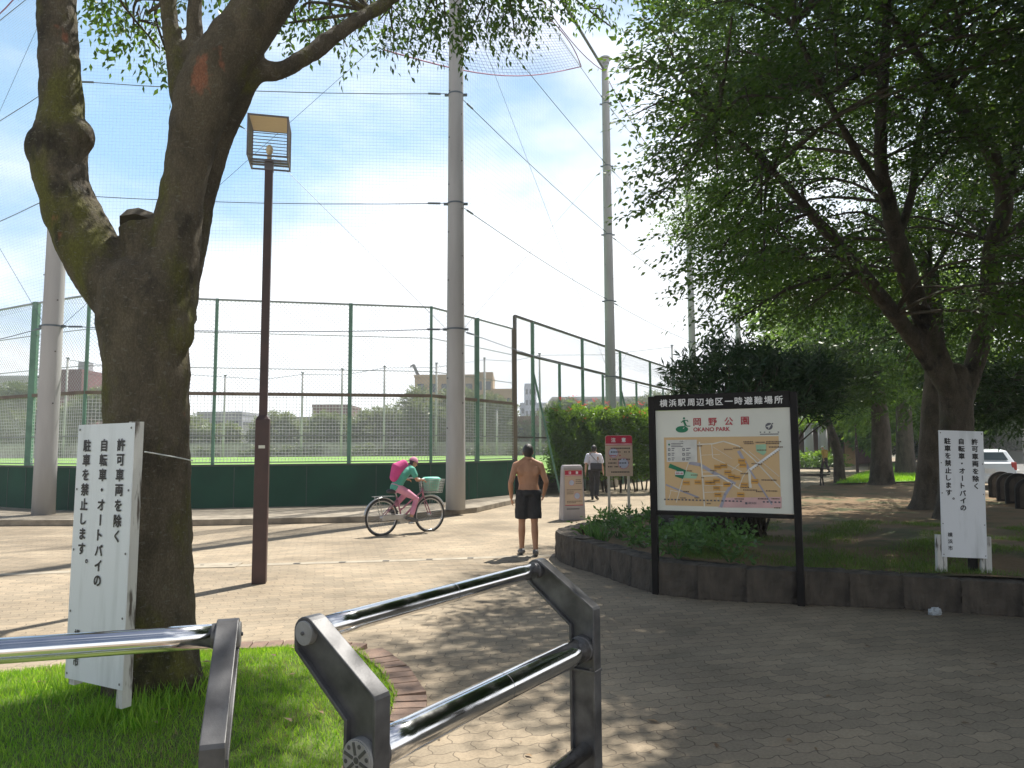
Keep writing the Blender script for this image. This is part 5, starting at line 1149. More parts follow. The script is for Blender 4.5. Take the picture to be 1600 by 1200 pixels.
def hand(mb, w, d, s, curl=.5, side=1, inward=V3(1, 0, 0)):
    d = d.normalized(); x = (inward - d * inward.dot(d)).normalized(); y = d.cross(x).normalized()
    pc = w + d * .045 * s; mb.ell(pc, (.014 * s, .038 * s, .048 * s), seg=10, rings=6, M=Matrix((x, y, d)).transposed())
    for k in range(4):
        b = w + d * .082 * s + y * (k - 1.5) * .019 * s; l = (.058, .070, .066, .050)[k] * s
        m1 = b + d * l * .5 + x * l * .18 * curl; e = m1 + d * l * .45 + x * l * .55 * curl; mb.tube([b - d * .02 * s, m1, e], [.0095 * s, .009 * s, .0075 * s], 7, rnd=True)
    tb = w + d * .03 * s + y * side * .03 * s; mb.tube([tb, tb + d * .03 * s + y * side * .018 * s + x * .012 * s, tb + d * .058 * s + y * side * .018 * s + x * .03 * s], [.012 * s, .0105 * s, .008 * s], 7, rnd=True)
def body_mb(j, s):
    mb = MB(); loft(mb, torso_rings(j, s)); n, h = j['neck'], j['head']
    mb.tube([n - V3(0, 0, .05 * s), n.lerp(h, .5)], [.062 * s, .055 * s], 12, rnd=True)
    f = j['face'].normalized(); r = f.cross(V3(0, 0, 1)).normalized(); u = r.cross(f).normalized(); M = Matrix((r, f, u)).transposed()
    def hp(x, y, z): return h + r * x * s + f * y * s + u * z * s
    mb.ell(h, (.074 * s, .092 * s, .112 * s), M=M, seg=18, rings=12); mb.ell(hp(0, .028, -.06), (.054 * s, .062 * s, .058 * s), M=M)
    mb.tube([hp(0, .088, .015), hp(0, .108, -.022)], [.009 * s, .015 * s], 8, rnd=True); mb.ell(hp(0, .086, -.055), (.024 * s, .01 * s, .008 * s), M=M)
    for sd_ in (-1, 1): mb.ell(hp(sd_ * .078, -.005, -.012), (.010 * s, .02 * s, .032 * s), M=M)
    for sd_ in (-1, 1):
        k = 'l' if sd_ < 0 else 'r'; a, b, c = j['sh' + k], j['el' + k], j['wr' + k]
        mb.tube([n.lerp(h, .28), n.lerp(a, .45) + V3(0, -.012, .008) * s, a], [.046 * s, .047 * s, .056 * s], 12, rnd=True); mb.ell(a.lerp(n, .35) - V3(sd_ * .012, .068, .115) * s, (.062 * s, .030 * s, .085 * s))
        mb.tube([a, a.lerp(b, .4), b, b.lerp(c, .3), c], [.058 * s, .051 * s, .040 * s, .042 * s, .027 * s], 12, rnd=True)
        hand(mb, c, (c - b), s, j.get('curl', .5), sd_ * -1 if False else 1, V3(-sd_, .2, 0))
        a, b, c, t = j['hi' + k], j['kn' + k], j['an' + k], j['to' + k]
        mb.tube([a, a.lerp(b, .4), b, b.lerp(c, .3), c], [.086 * s, .076 * s, .052 * s, .056 * s, .036 * s], 14, rnd=True)
        mb.tube([c - V3(0, 0, .03 * s) - (t - c) * .25, c.lerp(t, .5) - V3(0, 0, .02 * s), t], [.036 * s, .036 * s, .026 * s], 10, rnd=True)
    return mb, M
def eyes(j, s, t):
    f = j['face'].normalized(); r = f.cross(V3(0, 0, 1)).normalized(); u = r.cross(f); m = MB()
    for sd_ in (-1, 1): m.ell(j['head'] + r * sd_ * .03 * s + f * .084 * s + u * .012 * s, (.011 * s, .006 * s, .006 * s), seg=8, rings=5)
    m.build('eyes', 'hair_black', t)
def hair(j, s, t, m_, material='hair_black', cap=False, thick=.010, name='hair'):
    f = j['face'].normalized(); r = f.cross(V3(0, 0, 1)).normalized(); u = r.cross(f).normalized(); M = Matrix((r, f, u)).transposed(); mb = MB(); h = j['head']
    c = h + u * .018 * s - f * .010 * s; g = thick
    mb.ell(c, (.076 * s + g, .090 * s + g, .100 * s + g), M=M, seg=18, rings=12)
    if not cap: mb.ell(h - f * .03 * s - u * .03 * s, (.070 * s, .062 * s, .078 * s), M=M)
    o = remeshed(mb, name, material, t, .010, 2)
    bm_ = bmesh.new(); bm_.from_mesh(o.data); lim = -.01 if cap else .012
    kill = [v for v in bm_.verts if (v.co - h).dot(f) > (.035 * s if not cap else 9) and (v.co - h).dot(u) < .055 * s] + ([v for v in bm_.verts if (v.co - h).dot(u) < .015 * s] if cap else [])
    bmesh.ops.delete(bm_, geom=kill, context='VERTS'); bm_.to_mesh(o.data); bm_.free(); return o
def garment(name, j, s, material, t, top=None, bottom=None, sleeve=None, leg=None, grow=.014, flare=1.0):
    mb = MB()
    if top is not None: loft(mb, torso_rings(j, s, grow, top, bottom))
    for k in 'lr':
        if sleeve:
            a, b, c = j['sh' + k], j['el' + k], j['wr' + k]; mb.tube([j['neck'].lerp(a, .45) - V3(0, 0, .05 * s), a], [.05 * s + grow, .058 * s + grow], 12, rnd=True)
            if sleeve <= 1: mb.tube([a, a.lerp(b, sleeve)], [.060 * s + grow, (.054 * s + grow) * flare], 14)
            else: mb.tube([a, b, b.lerp(c, sleeve - 1)], [.06 * s + grow, .046 * s + grow, .034 * s + grow], 14)
        if leg:
            a, b, c = j['hi' + k], j['kn' + k], j['an' + k]
            if leg <= 1: mb.tube([a + V3(0, 0, .04), a, a.lerp(b, leg)], [.088 * s + grow, .09 * s + grow, (.080 * s + grow) * flare], 16)
            else: mb.tube([a + V3(0, 0, .04), a, b, b.lerp(c, leg - 1)], [.088 * s + grow, .088 * s + grow, .062 * s + grow, .050 * s + grow], 16)
    return remeshed(mb, name, material, t, .011, 3, disp=(.07, .022))
def shoes(j, s, t, material):
    for k in 'lr':
        m = MB(); a, q = j['an' + k], j['to' + k]; m.tube([a - V3(0, 0, .035 * s) - (q - a) * .32, a.lerp(q, .45) - V3(0, 0, .022 * s), q + (q - a) * .06], [.046 * s, .046 * s, .036 * s], 12, rnd=True); m.tube([a + V3(0, 0, .02), a - V3(0, 0, .04 * s)], [.042 * s, .044 * s], 12); remeshed(m, 'shoe', material, t, .010, 2)
def stand(s, stride=0.0, arm=0.0, lift=0.0, face=V3(0, 1, 0), wide=1.0):
    j = {'pelvis': V3(0, 0, .95) * s, 'chest': V3(0, .015, 1.24) * s, 'neck': V3(0, .01, 1.47) * s, 'head': V3(0, .035, 1.595) * s, 'face': face, 'wide': wide}
    for k, sd_, ph in (('l', -1, 1), ('r', 1, -1)):
        f_ = stride * ph
        j['sh' + k] = V3(sd_ * .172 * wide, 0, 1.385) * s; j['el' + k] = V3(sd_ * .222 * wide, -arm * ph * .12 - .02, 1.105) * s; j['wr' + k] = V3(sd_ * .238 * wide, -arm * ph * .25 + .04, .87) * s
        j['hi' + k] = V3(sd_ * .090, 0, .90) * s
        if f_ >= 0: kn, an = V3(sd_ * .095, f_ * .55 + .02, .49), V3(sd_ * .10, f_ * .85, .085)
        else: kn, an = V3(sd_ * .095, f_ * .25 + .02, .485), V3(sd_ * .10, f_ * 1.0, .085 + lift)
        j['kn' + k] = kn * s; j['an' + k] = an * s; j['to' + k] = (an + V3(sd_ * .02, .15, -.045 - (lift if f_ < 0 else 0) * .8)) * s
    return j
def person(label, loc, rz, j, s, skin, vox=.011):
    t = thing('person', label, 'person', loc, rz); mb, M = body_mb(j, s); remeshed(mb, 'body', skin, t, vox, 3); eyes(j, s, t); return t
# bare-backed man
mp_ = P(826, 868); s = 1.0
j = stand(.985, .09, .35, 0, V3(.12, 1, -.05), 1.10); j['ell'] += V3(-.035, -.02, .01); j['wrl'] += V3(.0, .06, .02); j['elr'] += V3(.04, -.03, .015); j['wrr'] += V3(.01, .10, .05); j['head'] += V3(.008, .012, 0); j['pelvis'] += V3(.012, 0, 0); t = person('shirtless man in black shorts seen from behind, standing on the sunny paving', (mp_.x, mp_.y, 0), R(4), j, .985, 'skin_tan', .009)
hair(j, .985, t, None); garment('shorts', j, .985, 'cloth_black', t, .22, -.1, None, .80, .020, 1.12); shoes(j, .985, t, 'shoe_grey')
# man with the shoulder bag
bp2 = P(929, 781.5); j = stand(1.0, .24, .7, .05, V3(.12, 1, -.15), 1.05); biz = person('man in white shirt and black trousers walking away with a shoulder bag', (bp2.x, bp2.y, 0), R(-16), j, 1.0, 'skin_light', .012); s = 1.0
hair(j, 1.0, biz, None); garment('shirt', j, 1.0, 'cloth_white', biz, 1.0, -.02, .85, None, .022, 1.2); garment('trousers', j, 1.0, 'cloth_black', biz, .10, -.1, None, 1.94, .016); shoes(j, 1.0, biz, 'rubber')
bag = thing('shoulder_bag', 'black shoulder bag slung across the back of the man in the white shirt', 'bag', (bp2.x, bp2.y, 0), R(-16))
m = MB(); m.box((.10, -.20, 1.04), (.36, .12, .25), rz=R(8)); m.build('bag_body', 'cloth_black', bag, bevel=.03)
m = MB(); pp, rr = smooth_path([(.2, -.19, 1.14), (.05, -.165, 1.28), (-.10, -.12, 1.44), (-.12, .02, 1.50)], [.016] * 4, 5); m.tube(pp, rr, 6, ell=(1.4, .4)); m.build('strap', 'cloth_black', bag)
m = MB(); m.box((.10, -.263, 1.06), (.33, .012, .15), rz=R(8)); m.build('flap', 'cloth_navy', bag, bevel=.004)
# far man in mustard
yp = P(1290, 739); sc_ = .98; j = stand(sc_, .2, .5, .04, V3(0, 1, -.35)); j['chest'].y += .04; j['neck'].y += .08; j['head'].y += .12
t = person('far man in mustard shirt and white cap walking on the path', (yp.x, yp.y, 0), R(30), j, sc_, 'skin_light', .016)
garment('shirt', j, sc_, 'cloth_mustard', t, 1.0, -.05, 1.7, None, .03); garment('trousers', j, sc_, 'cloth_brown', t, .10, -.1, None, 1.9, .02); shoes(j, sc_, t, 'rubber'); hair(j, sc_, t, None, 'cloth_white', True, .018, 'cap')
# ------------------------------------------------------------------ bicycle and rider
ra, fa = P(602, 838), P(665, 829); dv = (fa - ra); wb2 = 1.08; mid = (ra + fa) / 2; az = math.atan2(dv.y, dv.x) * .72
bk = thing('bicycle', 'city bicycle with a front basket ridden past the green padded wall', 'bicycle', (mid.x, mid.y, 0), az)
def bike_wheel(x, r=.335):
    m = MB(); m.tube([(x + r * math.cos(a), 0, r + r * math.sin(a)) for a in np.linspace(0, 2 * math.pi, 41)], .021, 8, caps=False); w = m.build('wheel', 'rubber', bk, smooth=True); w['label'] = 'spoked bicycle wheel'
    m = MB(); m.tube([(x + (r - .028) * math.cos(a), 0, r + (r - .028) * math.sin(a)) for a in np.linspace(0, 2 * math.pi, 41)], .012, 6, caps=False); m.build('rim', 'bike_silver', w, smooth=True)
    m = MB()
    for k in range(28): a = k * 2 * math.pi / 28; sy = .03 if k % 2 else -.03; m.wire((x, sy, r), (x + (r - .03) * math.cos(a), 0, r + (r - .03) * math.sin(a)), .0018)
    m.tube([(x, -.045, r), (x, .045, r)], .02, 10); m.build('spokes', 'bike_silver', w)
    m = MB(); m.tube([(x + (r + .035) * math.cos(a), 0, r + (r + .035) * math.sin(a)) for a in np.linspace(R(20 if x > 0 else 40), R(175 if x < 0 else 150), 18)], .024, 8, ell=(1.0, .5)); m.build('mudguard', 'bike_silver', bk, smooth=True)
bike_wheel(-wb2 / 2); bike_wheel(wb2 / 2)
BB, ST, HT, HB = V3(-.10, 0, .29), V3(-.22, 0, .72), V3(.36, 0, .86), V3(.40, 0, .66)
m = MB()
for a, b, r_ in ((BB, ST, .016), (V3(.39, 0, .70), BB, .019), (V3(.37, 0, .80), BB.lerp(ST, .35), .016), (HT, HB, .020), (BB + V3(0, .03, 0), V3(-wb2 / 2, .05, .335), .010), (BB + V3(0, -.03, 0), V3(-wb2 / 2, -.05, .335), .010), (BB.lerp(ST, .85) + V3(0, .02, 0), V3(-wb2 / 2, .05, .335), .009), (BB.lerp(ST, .85) + V3(0, -.02, 0), V3(-wb2 / 2, -.05, .335), .009)): m.tube([a, b], r_, 10)
for sy in (-.045, .045): m.tube([HB + V3(0, sy * .6, 0), V3(.47, sy, .5), V3(wb2 / 2, sy, .335)], .011, 8)
m.build('frame', 'bike_frame', bk, smooth=True)
m = MB(); m.tube([HT, HT + V3(-.03, 0, .16)], .013, 8)
for sy in (-1, 1): m.tube([HT + V3(-.03, 0, .16), HT + V3(-.02, sy * .12, .19), HT + V3(-.10, sy * .25, .19), HT + V3(-.24, sy * .27, .17)], .012, 8)
m.build('handlebar', 'bike_silver', bk, smooth=True)
m = MB(); m.tube([ST, ST + V3(-.02, 0, .08)], .013, 8); m.build('seat_post', 'bike_silver', bk)
m = MB(); m.tube([ST + V3(-.12, 0, .10), ST + V3(-.02, 0, .10), ST + V3(.15, 0, .095)], [.10, .075, .028], 12, rnd=True, ell=(1, .45)); m.build('saddle', 'rubber', bk, smooth=True)
m = MB(); m.tube([BB + V3(0, -.05, 0), BB + V3(0, -.055, 0)], .095, 20); m.bar(BB + V3(0, -.06, 0), BB + V3(.14, -.075, -.09), .02); m.bar(BB + V3(0, .06, 0), BB + V3(-.14, .075, .09), .02)
m.box(BB + V3(.14, -.12, -.09), (.09, .08, .022)); m.box(BB + V3(-.14, .12, .09), (.09, .08, .022)); m.tube([BB + V3(0, -.06, 0), BB + V3(0, .06, 0)], .016, 8); m.build('crank', 'bike_silver', bk)
m = MB(); m.box((-.33, -.062, .33), (.46, .02, .10)); m.build('chain_case', 'bike_silver', bk, bevel=.008)
m = MB()
for sy in (-.06, 0, .06): m.bar((-.30, sy, .73), (-.72, sy, .73), .012)
for x in (-.32, -.5, -.7): m.bar((x, -.07, .73), (x, .07, .73), .012)
for sy in (-.07, .07): m.bar((-.66, sy, .73), (-wb2 / 2, sy * .8, .34), .010)
m.build('rear_rack', 'bike_silver', bk)
m = MB(); X0, X1, Z0, Z1 = .42, .74, .76, 1.02
for k in range(9):
    z = Z0 + (Z1 - Z0) * k / 8; e = .04 * k / 8; c = [(X0 - .02, -.15 - e, z), (X1 + e, -.15 - e, z), (X1 + e, .15 + e, z), (X0 - .02, .15 + e, z)]
    for a, b in zip(c, c[1:] + c[:1]): m.wire(a, b, .0045)
for k in range(8):
    y = -.15 + .3 * k / 7; m.wire((X0, y, Z0), (X0 - .02, y * 1.25, Z1), .004); m.wire((X1, y, Z0), (X1 + .04, y * 1.25, Z1), .004); m.wire((X0, y, Z0), (X1, y, Z0), .004); x = X0 + (X1 - X0) * k / 7
    for sy in (-1, 1): m.wire((x, sy * .15, Z0), (x + .03 * k / 7, sy * .19, Z1), .004)
m.build('front_basket', 'basket_wire', bk)
m = MB(); loft(m, [(V3(.58, 0, .80), .14, .12, 0), (V3(.58, 0, .95), .17, .155, 0), (V3(.575, 0, 1.035), .20, .19, 0), (V3(.57, 0, 1.065), .15, .14, 0)], 18); bc = m.build('basket_cover', 'cloth_mint', smooth=True)
bc.parent = bk
# rider
sr = .84
rd = thing('person', 'cyclist in a pink top and pale pink cap riding the bicycle', 'person', (mid.x, mid.y, 0), az)
def rj():
    j = {'pelvis': V3(-.23, 0, .90), 'chest': V3(-.09, 0, 1.12), 'neck': V3(.07, 0, 1.265), 'head': V3(.155, 0, 1.355), 'face': V3(1, -.15, -.45), 'wide': .95}
    for k, sy in (('l', 1), ('r', -1)):
        j['sh' + k] = V3(.04, sy * .15, 1.225); j['el' + k] = V3(.09, sy * .24, 1.02); j['wr' + k] = V3(.17, sy * .27, 1.035 + .0)
        j['hi' + k] = V3(-.21, sy * .085, .87)
    j['knr'] = V3(.16, -.11, .66); j['anr'] = V3(.03, -.12, .30); j['tor'] = V3(.16, -.125, .245); j['knl'] = V3(.11, .11, .80); j['anl'] = V3(-.27, .12, .46); j['tol'] = V3(-.14, .125, .42)
    return j
j = rj()
mb = MB(); 
def rider_body(j, s):
    m = MB(); p, c, n = j['pelvis'], j['chest'], j['neck']; return m
def torso_line(mb, j, s, g=0.0, t0=0.0, t1=1.0):
    p, c, n = j['pelvis'], j['chest'], j['neck']; pts = [p - (c - p) * .12, p, p.lerp(c, .5), c, c.lerp(n, .5), n - (n - c) * .12]; rad = [.10, .125, .110, .122, .118, .075]
    i0 = int(t0 * 5); i1 = int(t1 * 5) + 1
    mb.tube(pts[i0:i1], [r * s * 1.05 + g for r in rad[i0:i1]], 16, rnd=True, ell=(1.2, .85))
def rbody(j, s):
    mb = MB(); torso_line(mb, j, s); n, h = j['neck'], j['head']; mb.tube([n - (h - n) * .4, n.lerp(h, .6)], [.055 * s, .05 * s], 10, rnd=True)
    f = j['face'].normalized(); r = f.cross(V3(0, 0, 1)).normalized(); u = r.cross(f).normalized(); M = Matrix((r, f, u)).transposed()
    mb.ell(h, (.076 * s, .092 * s, .112 * s), M=M); mb.ell(h + f * .028 * s - u * .06 * s, (.054 * s, .062 * s, .058 * s), M=M); mb.tube([h + f * .09 * s + u * .01, h + f * .108 * s - u * .02], [.009, .014], 8, rnd=True)
    for sy in (-1, 1): mb.ell(h + r * sy * .078 * s - u * .012, (.010 * s, .02 * s, .032 * s), M=M)
    for k in 'lr':
        a, b, c = j['sh' + k], j['el' + k], j['wr' + k]; mb.tube([n.lerp(a, .3), a, a.lerp(b, .5), b, b.lerp(c, .4), c], [.05 * s, .054 * s, .046 * s, .037 * s, .036 * s, .026 * s], 12, rnd=True)
        hand(mb, c, V3(.6, 0, -.15), s, 1.0, 1, V3(0, 0, -1))
        a, b, c, t_ = j['hi' + k], j['kn' + k], j['an' + k], j['to' + k]; mb.tube([a, a.lerp(b, .4), b, b.lerp(c, .3), c], [.088 * s, .080 * s, .056 * s, .058 * s, .038 * s], 14, rnd=True); mb.tube([c - V3(.03, 0, .03), c.lerp(t_, .5) - V3(0, 0, .01), t_], [.036 * s, .036 * s, .028 * s], 10, rnd=True)
    return mb
remeshed(rbody(j, sr), 'body', 'skin_tan', rd, .010, 3); eyes(j, sr, rd)
mb = MB(); torso_line(mb, j, sr, .012, 0.2, 1.0)
for k in 'lr': a, b = j['sh' + k], j['el' + k]; mb.tube([j['neck'].lerp(a, .5), a, a.lerp(b, .55)], [.058 * sr + .01, .062 * sr + .012, .055 * sr + .014], 12, rnd=True)
remeshed(mb, 'top', 'cloth_teal', rd, .011, 3)
mb = MB(); p, c, n = j['pelvis'], j['chest'], j['neck']; up_ = V3(-.62, 0, .72)
mb.tube([p.lerp(c, .35) + up_ * .13, c + up_ * .17, c.lerp(n, .75) + up_ * .13], [.085, .115, .08], 14, rnd=True, ell=(1.35, .8))
rs = tag(remeshed(mb, 'backpack', 'cloth_pink', None, .011, 3), 'bright pink rounded backpack on the cyclist', 'backpack'); rs.location = (mid.x, mid.y, 0); rs.rotation_euler = (0, 0, az)
mb = MB(); torso_line(mb, j, sr, .014, 0, .2)
for k in 'lr':
    a, b, c = j['hi' + k], j['kn' + k], j['an' + k]; mb.tube([a, a.lerp(b, .5), b, b.lerp(c, .75)], [.098 * sr, .092 * sr, .072 * sr, .06 * sr], 14, rnd=True)
remeshed(mb, 'trousers', 'cloth_palepink', rd, .011, 3); shoes(j, sr, rd, 'shoe_grey')
hair(j, sr, rd, None, 'cloth_palepink', True, .022, 'cap'); hair(j, sr, rd, None, 'hair_black', False, .001)

# ------------------------------------------------------------------ parked car, bollards, picnic table, bag
cp = P(1545, 742); car = thing('parked_car', 'pale silver hatchback parked on the road beyond the bollards', 'car', (18.5, 29.3, 0), R(-24))
def carprof(y):   # half width / height scale along the length (rear at y=-2.1)
    return y
W2 = .87
sec = [(-2.12, .32, .80, .80, .72), (-2.08, .25, .98, .84, .80), (-1.85, .22, 1.05, .87, .84), (-1.2, .22, 1.00, .875, .86), (0.0, .22, .97, .875, .86), (1.0, .22, .95, .87, .85), (1.7, .24, .84, .84, .80), (2.05, .30, .66, .74, .66)]
m = MB(); rings = []
for y, z0, z1, w0, w1 in sec: rings.append([(-w0 * .9, y, z0), (-w0, y, z0 + .15), (-w0, y, (z0 + z1) / 2), (-w1, y, z1 - .03), (-w1 * .9, y, z1), (w1 * .9, y, z1), (w1, y, z1 - .03), (w0, y, (z0 + z1) / 2), (w0, y, z0 + .15), (w0 * .9, y, z0)])
n_ = 10; m.add([p for r_ in rings for p in r_], [(i * n_ + k, i * n_ + (k + 1) % n_, (i + 1) * n_ + (k + 1) % n_, (i + 1) * n_ + k) for i in range(len(sec) - 1) for k in range(n_)] + [tuple(range(n_)), tuple((len(sec) - 1) * n_ + k for k in range(n_ - 1, -1, -1))])
cb = m.build('body', 'car_paint', car, smooth=False, bevel=.03)
m = MB(); cab = [(-1.98, .78, 1.02), (-1.55, .62, 1.44), (-.6, .60, 1.50), (.35, .62, 1.42), (1.15, .76, .96)]
v_ = []
for y, w, z in cab: v_ += [(-.82 if z < 1.1 else -w - .02, y, min(z, 1.0) if z < 1.1 else z), (.82 if z < 1.1 else w + .02, y, min(z, 1.0) if z < 1.1 else z)]
m.add(v_, [(2 * i, 2 * i + 1, 2 * i + 3, 2 * i + 2) for i in range(4)] + [(0, 2, 4, 6, 8), (9, 7, 5, 3, 1)]); m.build('cabin', 'car_paint', car, bevel=.03)
m = MB(); m.add([(-.62, -1.90 - .02, 1.10), (.62, -1.92, 1.10), (.52, -1.62 - .02, 1.38), (-.52, -1.64, 1.38)], [(0, 1, 2, 3)]); m.add([(-.62, -1.88, 1.10), (.62, -1.88, 1.10), (.52, -1.60, 1.38), (-.52, -1.60, 1.38)], [(3, 2, 1, 0)]); m.build('rear_window', 'car_glass', car)
for sx in (-1, 1):
    m = MB(); m.add([(sx * .80, -1.5, 1.04), (sx * .80, .75, 1.04), (sx * .655, .25, 1.37), (sx * .655, -1.35, 1.37)], [(0, 1, 2, 3)]); m.build('side_window', 'car_glass', car)
    m = MB(); m.box((sx * .76, -2.075, .88), (.17, .07, .30)); m.build('tail_light', 'tail_red', car, bevel=.02)
    m = MB(); m.tube([(sx * .86, .55, 1.02), (sx * 1.0, .52, 1.03)], [.05, .07], 10, rnd=True); m.build('wing_mirror', 'car_paint', car, smooth=True)
m = MB(); m.box((0, -2.13, .70), (.34, .02, .17)); m.build('number_plate', 'plate_white', car)
m = MB(); m.box((0, -2.10, .42), (1.60, .12, .26)); m.build('rear_bumper', 'car_paint', car, bevel=.04)
for sx in (-1, 1):
    for y in (-1.3, 1.3):
        m = MB(); m.tube([(sx * .68, y, .31), (sx * .88, y, .31)], .31, 24); w = m.build('wheel', 'rubber', car, bevel=.03); m = MB(); m.tube([(sx * .875, y, .31), (sx * .89, y, .31)], .20, 18); m.build('hub_cap', 'bike_silver', w)
BOL = ['nearest round-topped dark stone bollard at the right frame edge', 'second round-topped dark bollard, left of the one at the frame edge', 'third round-topped dark bollard, just right of the white sign', 'fourth dark bollard partly behind the white sign', 'fifth dark bollard hidden behind the white sign', 'far dark bollard beside the parked car']
for i, lab in enumerate(BOL):
    x, y = 11.95 + .60 * i, 16.3 + 1.28 * i; t = thing('bollard', lab, 'bollard', (x, y, park_z(x, y) - .06), R(-25), 'round-topped bollards along the road')
    w, h = .34, .86; arc = [(-w, 0), (w, 0)] + [(w * math.cos(a), h - w + w * math.sin(a)) for a in np.linspace(0, math.pi, 15)]
    m = MB(); m.prism(arc, -.10, .10, M=Matrix.Rotation(R(90), 4, 'X')); m.build('slab', 'bollard_stone', t, bevel=.025)
    wi = w - .085; arc2 = [(-wi, .10), (wi, .10)] + [(wi * math.cos(a), h - w + wi * math.sin(a)) for a in np.linspace(0, math.pi, 13)]; m = MB(); m.prism(arc2, -.108, .108, M=Matrix.Rotation(R(90), 4, 'X')); m.build('inset_panel', 'planter_stone', t, bevel=.01)
tb = P(1264, 760); tb = thing('picnic_table', 'dark picnic table with curved metal legs under the trees', 'table', (tb.x, tb.y, .03), R(-28))
m = MB()
for k in range(5): m.box((0, -.34 + .17 * k, .72), (1.5, .15, .04))
m.build('table_top', 'bollard_stone', tb)
for sy in (-1, 1):
    m = MB(); m.box((0, sy * .78, .44), (1.5, .26, .04)); m.build('bench_seat', 'bollard_stone', tb)
for sx in (-.5, .5):
    for sy in (-1, 1): m = MB(); pp, rr = smooth_path([(sx, sy * .28, .70), (sx, sy * .22, .45), (sx, sy * .45, .18), (sx, sy * .6, 0)], [.03] * 4, 5); m.tube(pp, rr, 8); m.tube([(sx, sy * .25, .38), (sx, sy * .8, .42)], .022, 8); m.build('leg', 'rubber', tb, smooth=True)
bgp = P(1462, 962); m = MB(); m.ell((0, 0, .035), (.06, .04, .036), seg=14, rings=9); m.v = [(x + random.gauss(0, .008), y + random.gauss(0, .008), max(0, z + random.gauss(0, .009))) for x, y, z in m.v]; bgo = m.build('plastic_bag', 'bag_clear', loc=None); bgo.location = (bgp.x, bgp.y, .0)
dm = bgo.modifiers.new('d', 'DISPLACE'); dm.texture = ROCKTEX; dm.strength = .06; tag(bgo, 'crumpled pale plastic bag lying at the foot of the planter', 'bag')
# fallen leaves and twigs near the camera
flp = [(695, 990), (460, 1040), (560, 1083), (240, 1160), (238, 1180), (455, 1170), (820, 1180), (1030, 1130), (1120, 1170), (930, 1150), (760, 1090), (1290, 1090), (1350, 1010), (680, 1150), (1230, 1160), (1500, 1130), (1560, 1040), (430, 1060), (330, 1080), (450, 1090), (505, 1150), (70, 1110)]
for k, (u, v) in enumerate(flp):
    p0 = P(u, v, 0); z = .006
    if inside(BED, p0.x, p0.y): z = bed_z(p0.x, p0.y) + .035
    a = random.uniform(0, 6.28); o = leaf_object('fallen_leaf', np.array([[0, 0, 0.0]]), np.array([[math.cos(a), math.sin(a), .12]]), np.array([[.1, .1, 1.0]]), np.array([random.uniform(.05, .08)]), .45, np.array([random.random()]), 'leaf_dead'); o.location = (p0.x, p0.y, z)
    inb = inside(BED, p0.x, p0.y); tag(o, 'dry brown leaf lying in the grass of the left bed' if inb else 'dry brown leaf fallen on the paving in the foreground', 'leaf', 'fallen leaves in the grass bed' if inb else 'fallen leaves on the paving')

# ------------------------------------------------------------------ beyond the field
def bld(label, u0, u1, v0, Y, depth, wallm, name='building', z0=-.02, roofm=None, rows=0, cols=0, winm='window_dark', roof_h=.5):
    a, b = D(u0, v0, Y), D(u1, v0, Y); w = b.x - a.x; H = a.z - z0; t = thing(name, label, 'building', ((a.x + b.x) / 2, Y + depth / 2, z0))
    m = MB(); m.box((0, 0, H / 2), (w, depth, H)); m.build('wall', wallm, t)
    m = MB(); m.box((0, 0, H + roof_h / 2), (w * 1.02, depth * 1.02, roof_h)); m.build('roof', roofm or wallm, t)
    for r_ in range(rows):
        for c in range(cols):
            m = MB(); x = -w / 2 + w * (c + .5) / cols; z = H - (r_ + .6) * 3.1; m.box((x, -depth / 2, z), (w / cols * .55, .12, 1.5)); m.build('window', winm, t)
    return t
t = bld('long tan flat roofed block rising behind the field trees', 648, 742, 590, 128, 14, 'tan_render', rows=3, cols=5)
bld('taller tan stair tower at the right end of the tan block', 742, 770, 586, 127.5, 15, 'tan_render', rows=2, cols=2)
bld('low tan wing right of the tan block', 770, 800, 612, 127, 12, 'tan_render', rows=2, cols=3)
bld('red roofed building behind the left tree trunk', 96, 128, 582, 118, 12, 'red_roof', rows=0)
tk = D(112, 572, 120); t = thing('water_tank', 'grey rooftop water tank on the red roofed building', 'tank', (tk.x, 124, D(112, 581, 118).z + .45)); m = MB(); m.box((0, 0, 1), (1.7, 1.7, 1.7)); m.build('tank_body', 'grey_roof', t, bevel=.1); m = MB(); [m.box((sx, sy, .08), (.2, .2, .2)) for sx in (-.6, .6) for sy in (-.6, .6)]; m.build('feet', 'grey_roof', t)
bld('pale white roofed hall at the far left', -30, 62, 592, 122, 18, 'pale_wall', roofm='pale_wall')
bld('grey roofed house left of the brown lamp post', 308, 378, 648, 122, 10, 'grey_roof', rows=1, cols=3)
bld('small gabled grey house by the lamp post', 380, 398, 664, 118, 9, 'pale_wall', roofm='grey_roof')
bld('low brown roofed block in the gap between the far trees', 488, 545, 637, 124, 10, 'brown_wall', rows=1, cols=4)
bld('low grey houses right of the lamp post', 430, 486, 656, 124, 9, 'grey_roof')
bld('blue grey stepped tower, lower block', 813, 866, 632, 210, 14, 'blue_tower', rows=4, cols=7)
bld('blue grey stepped tower, upper block', 820, 838, 602, 209, 13, 'blue_tower', rows=5, cols=3)
bld('reddish brown house beside the rusty end post', 808, 845, 656, 100, 8, 'brown_wall', rows=1, cols=3)
bld('long low grey roofed hall behind the flowering hedge', 864, 1045, 624, 150, 14, 'grey_roof', roofm='pale_wall', rows=1, cols=9)
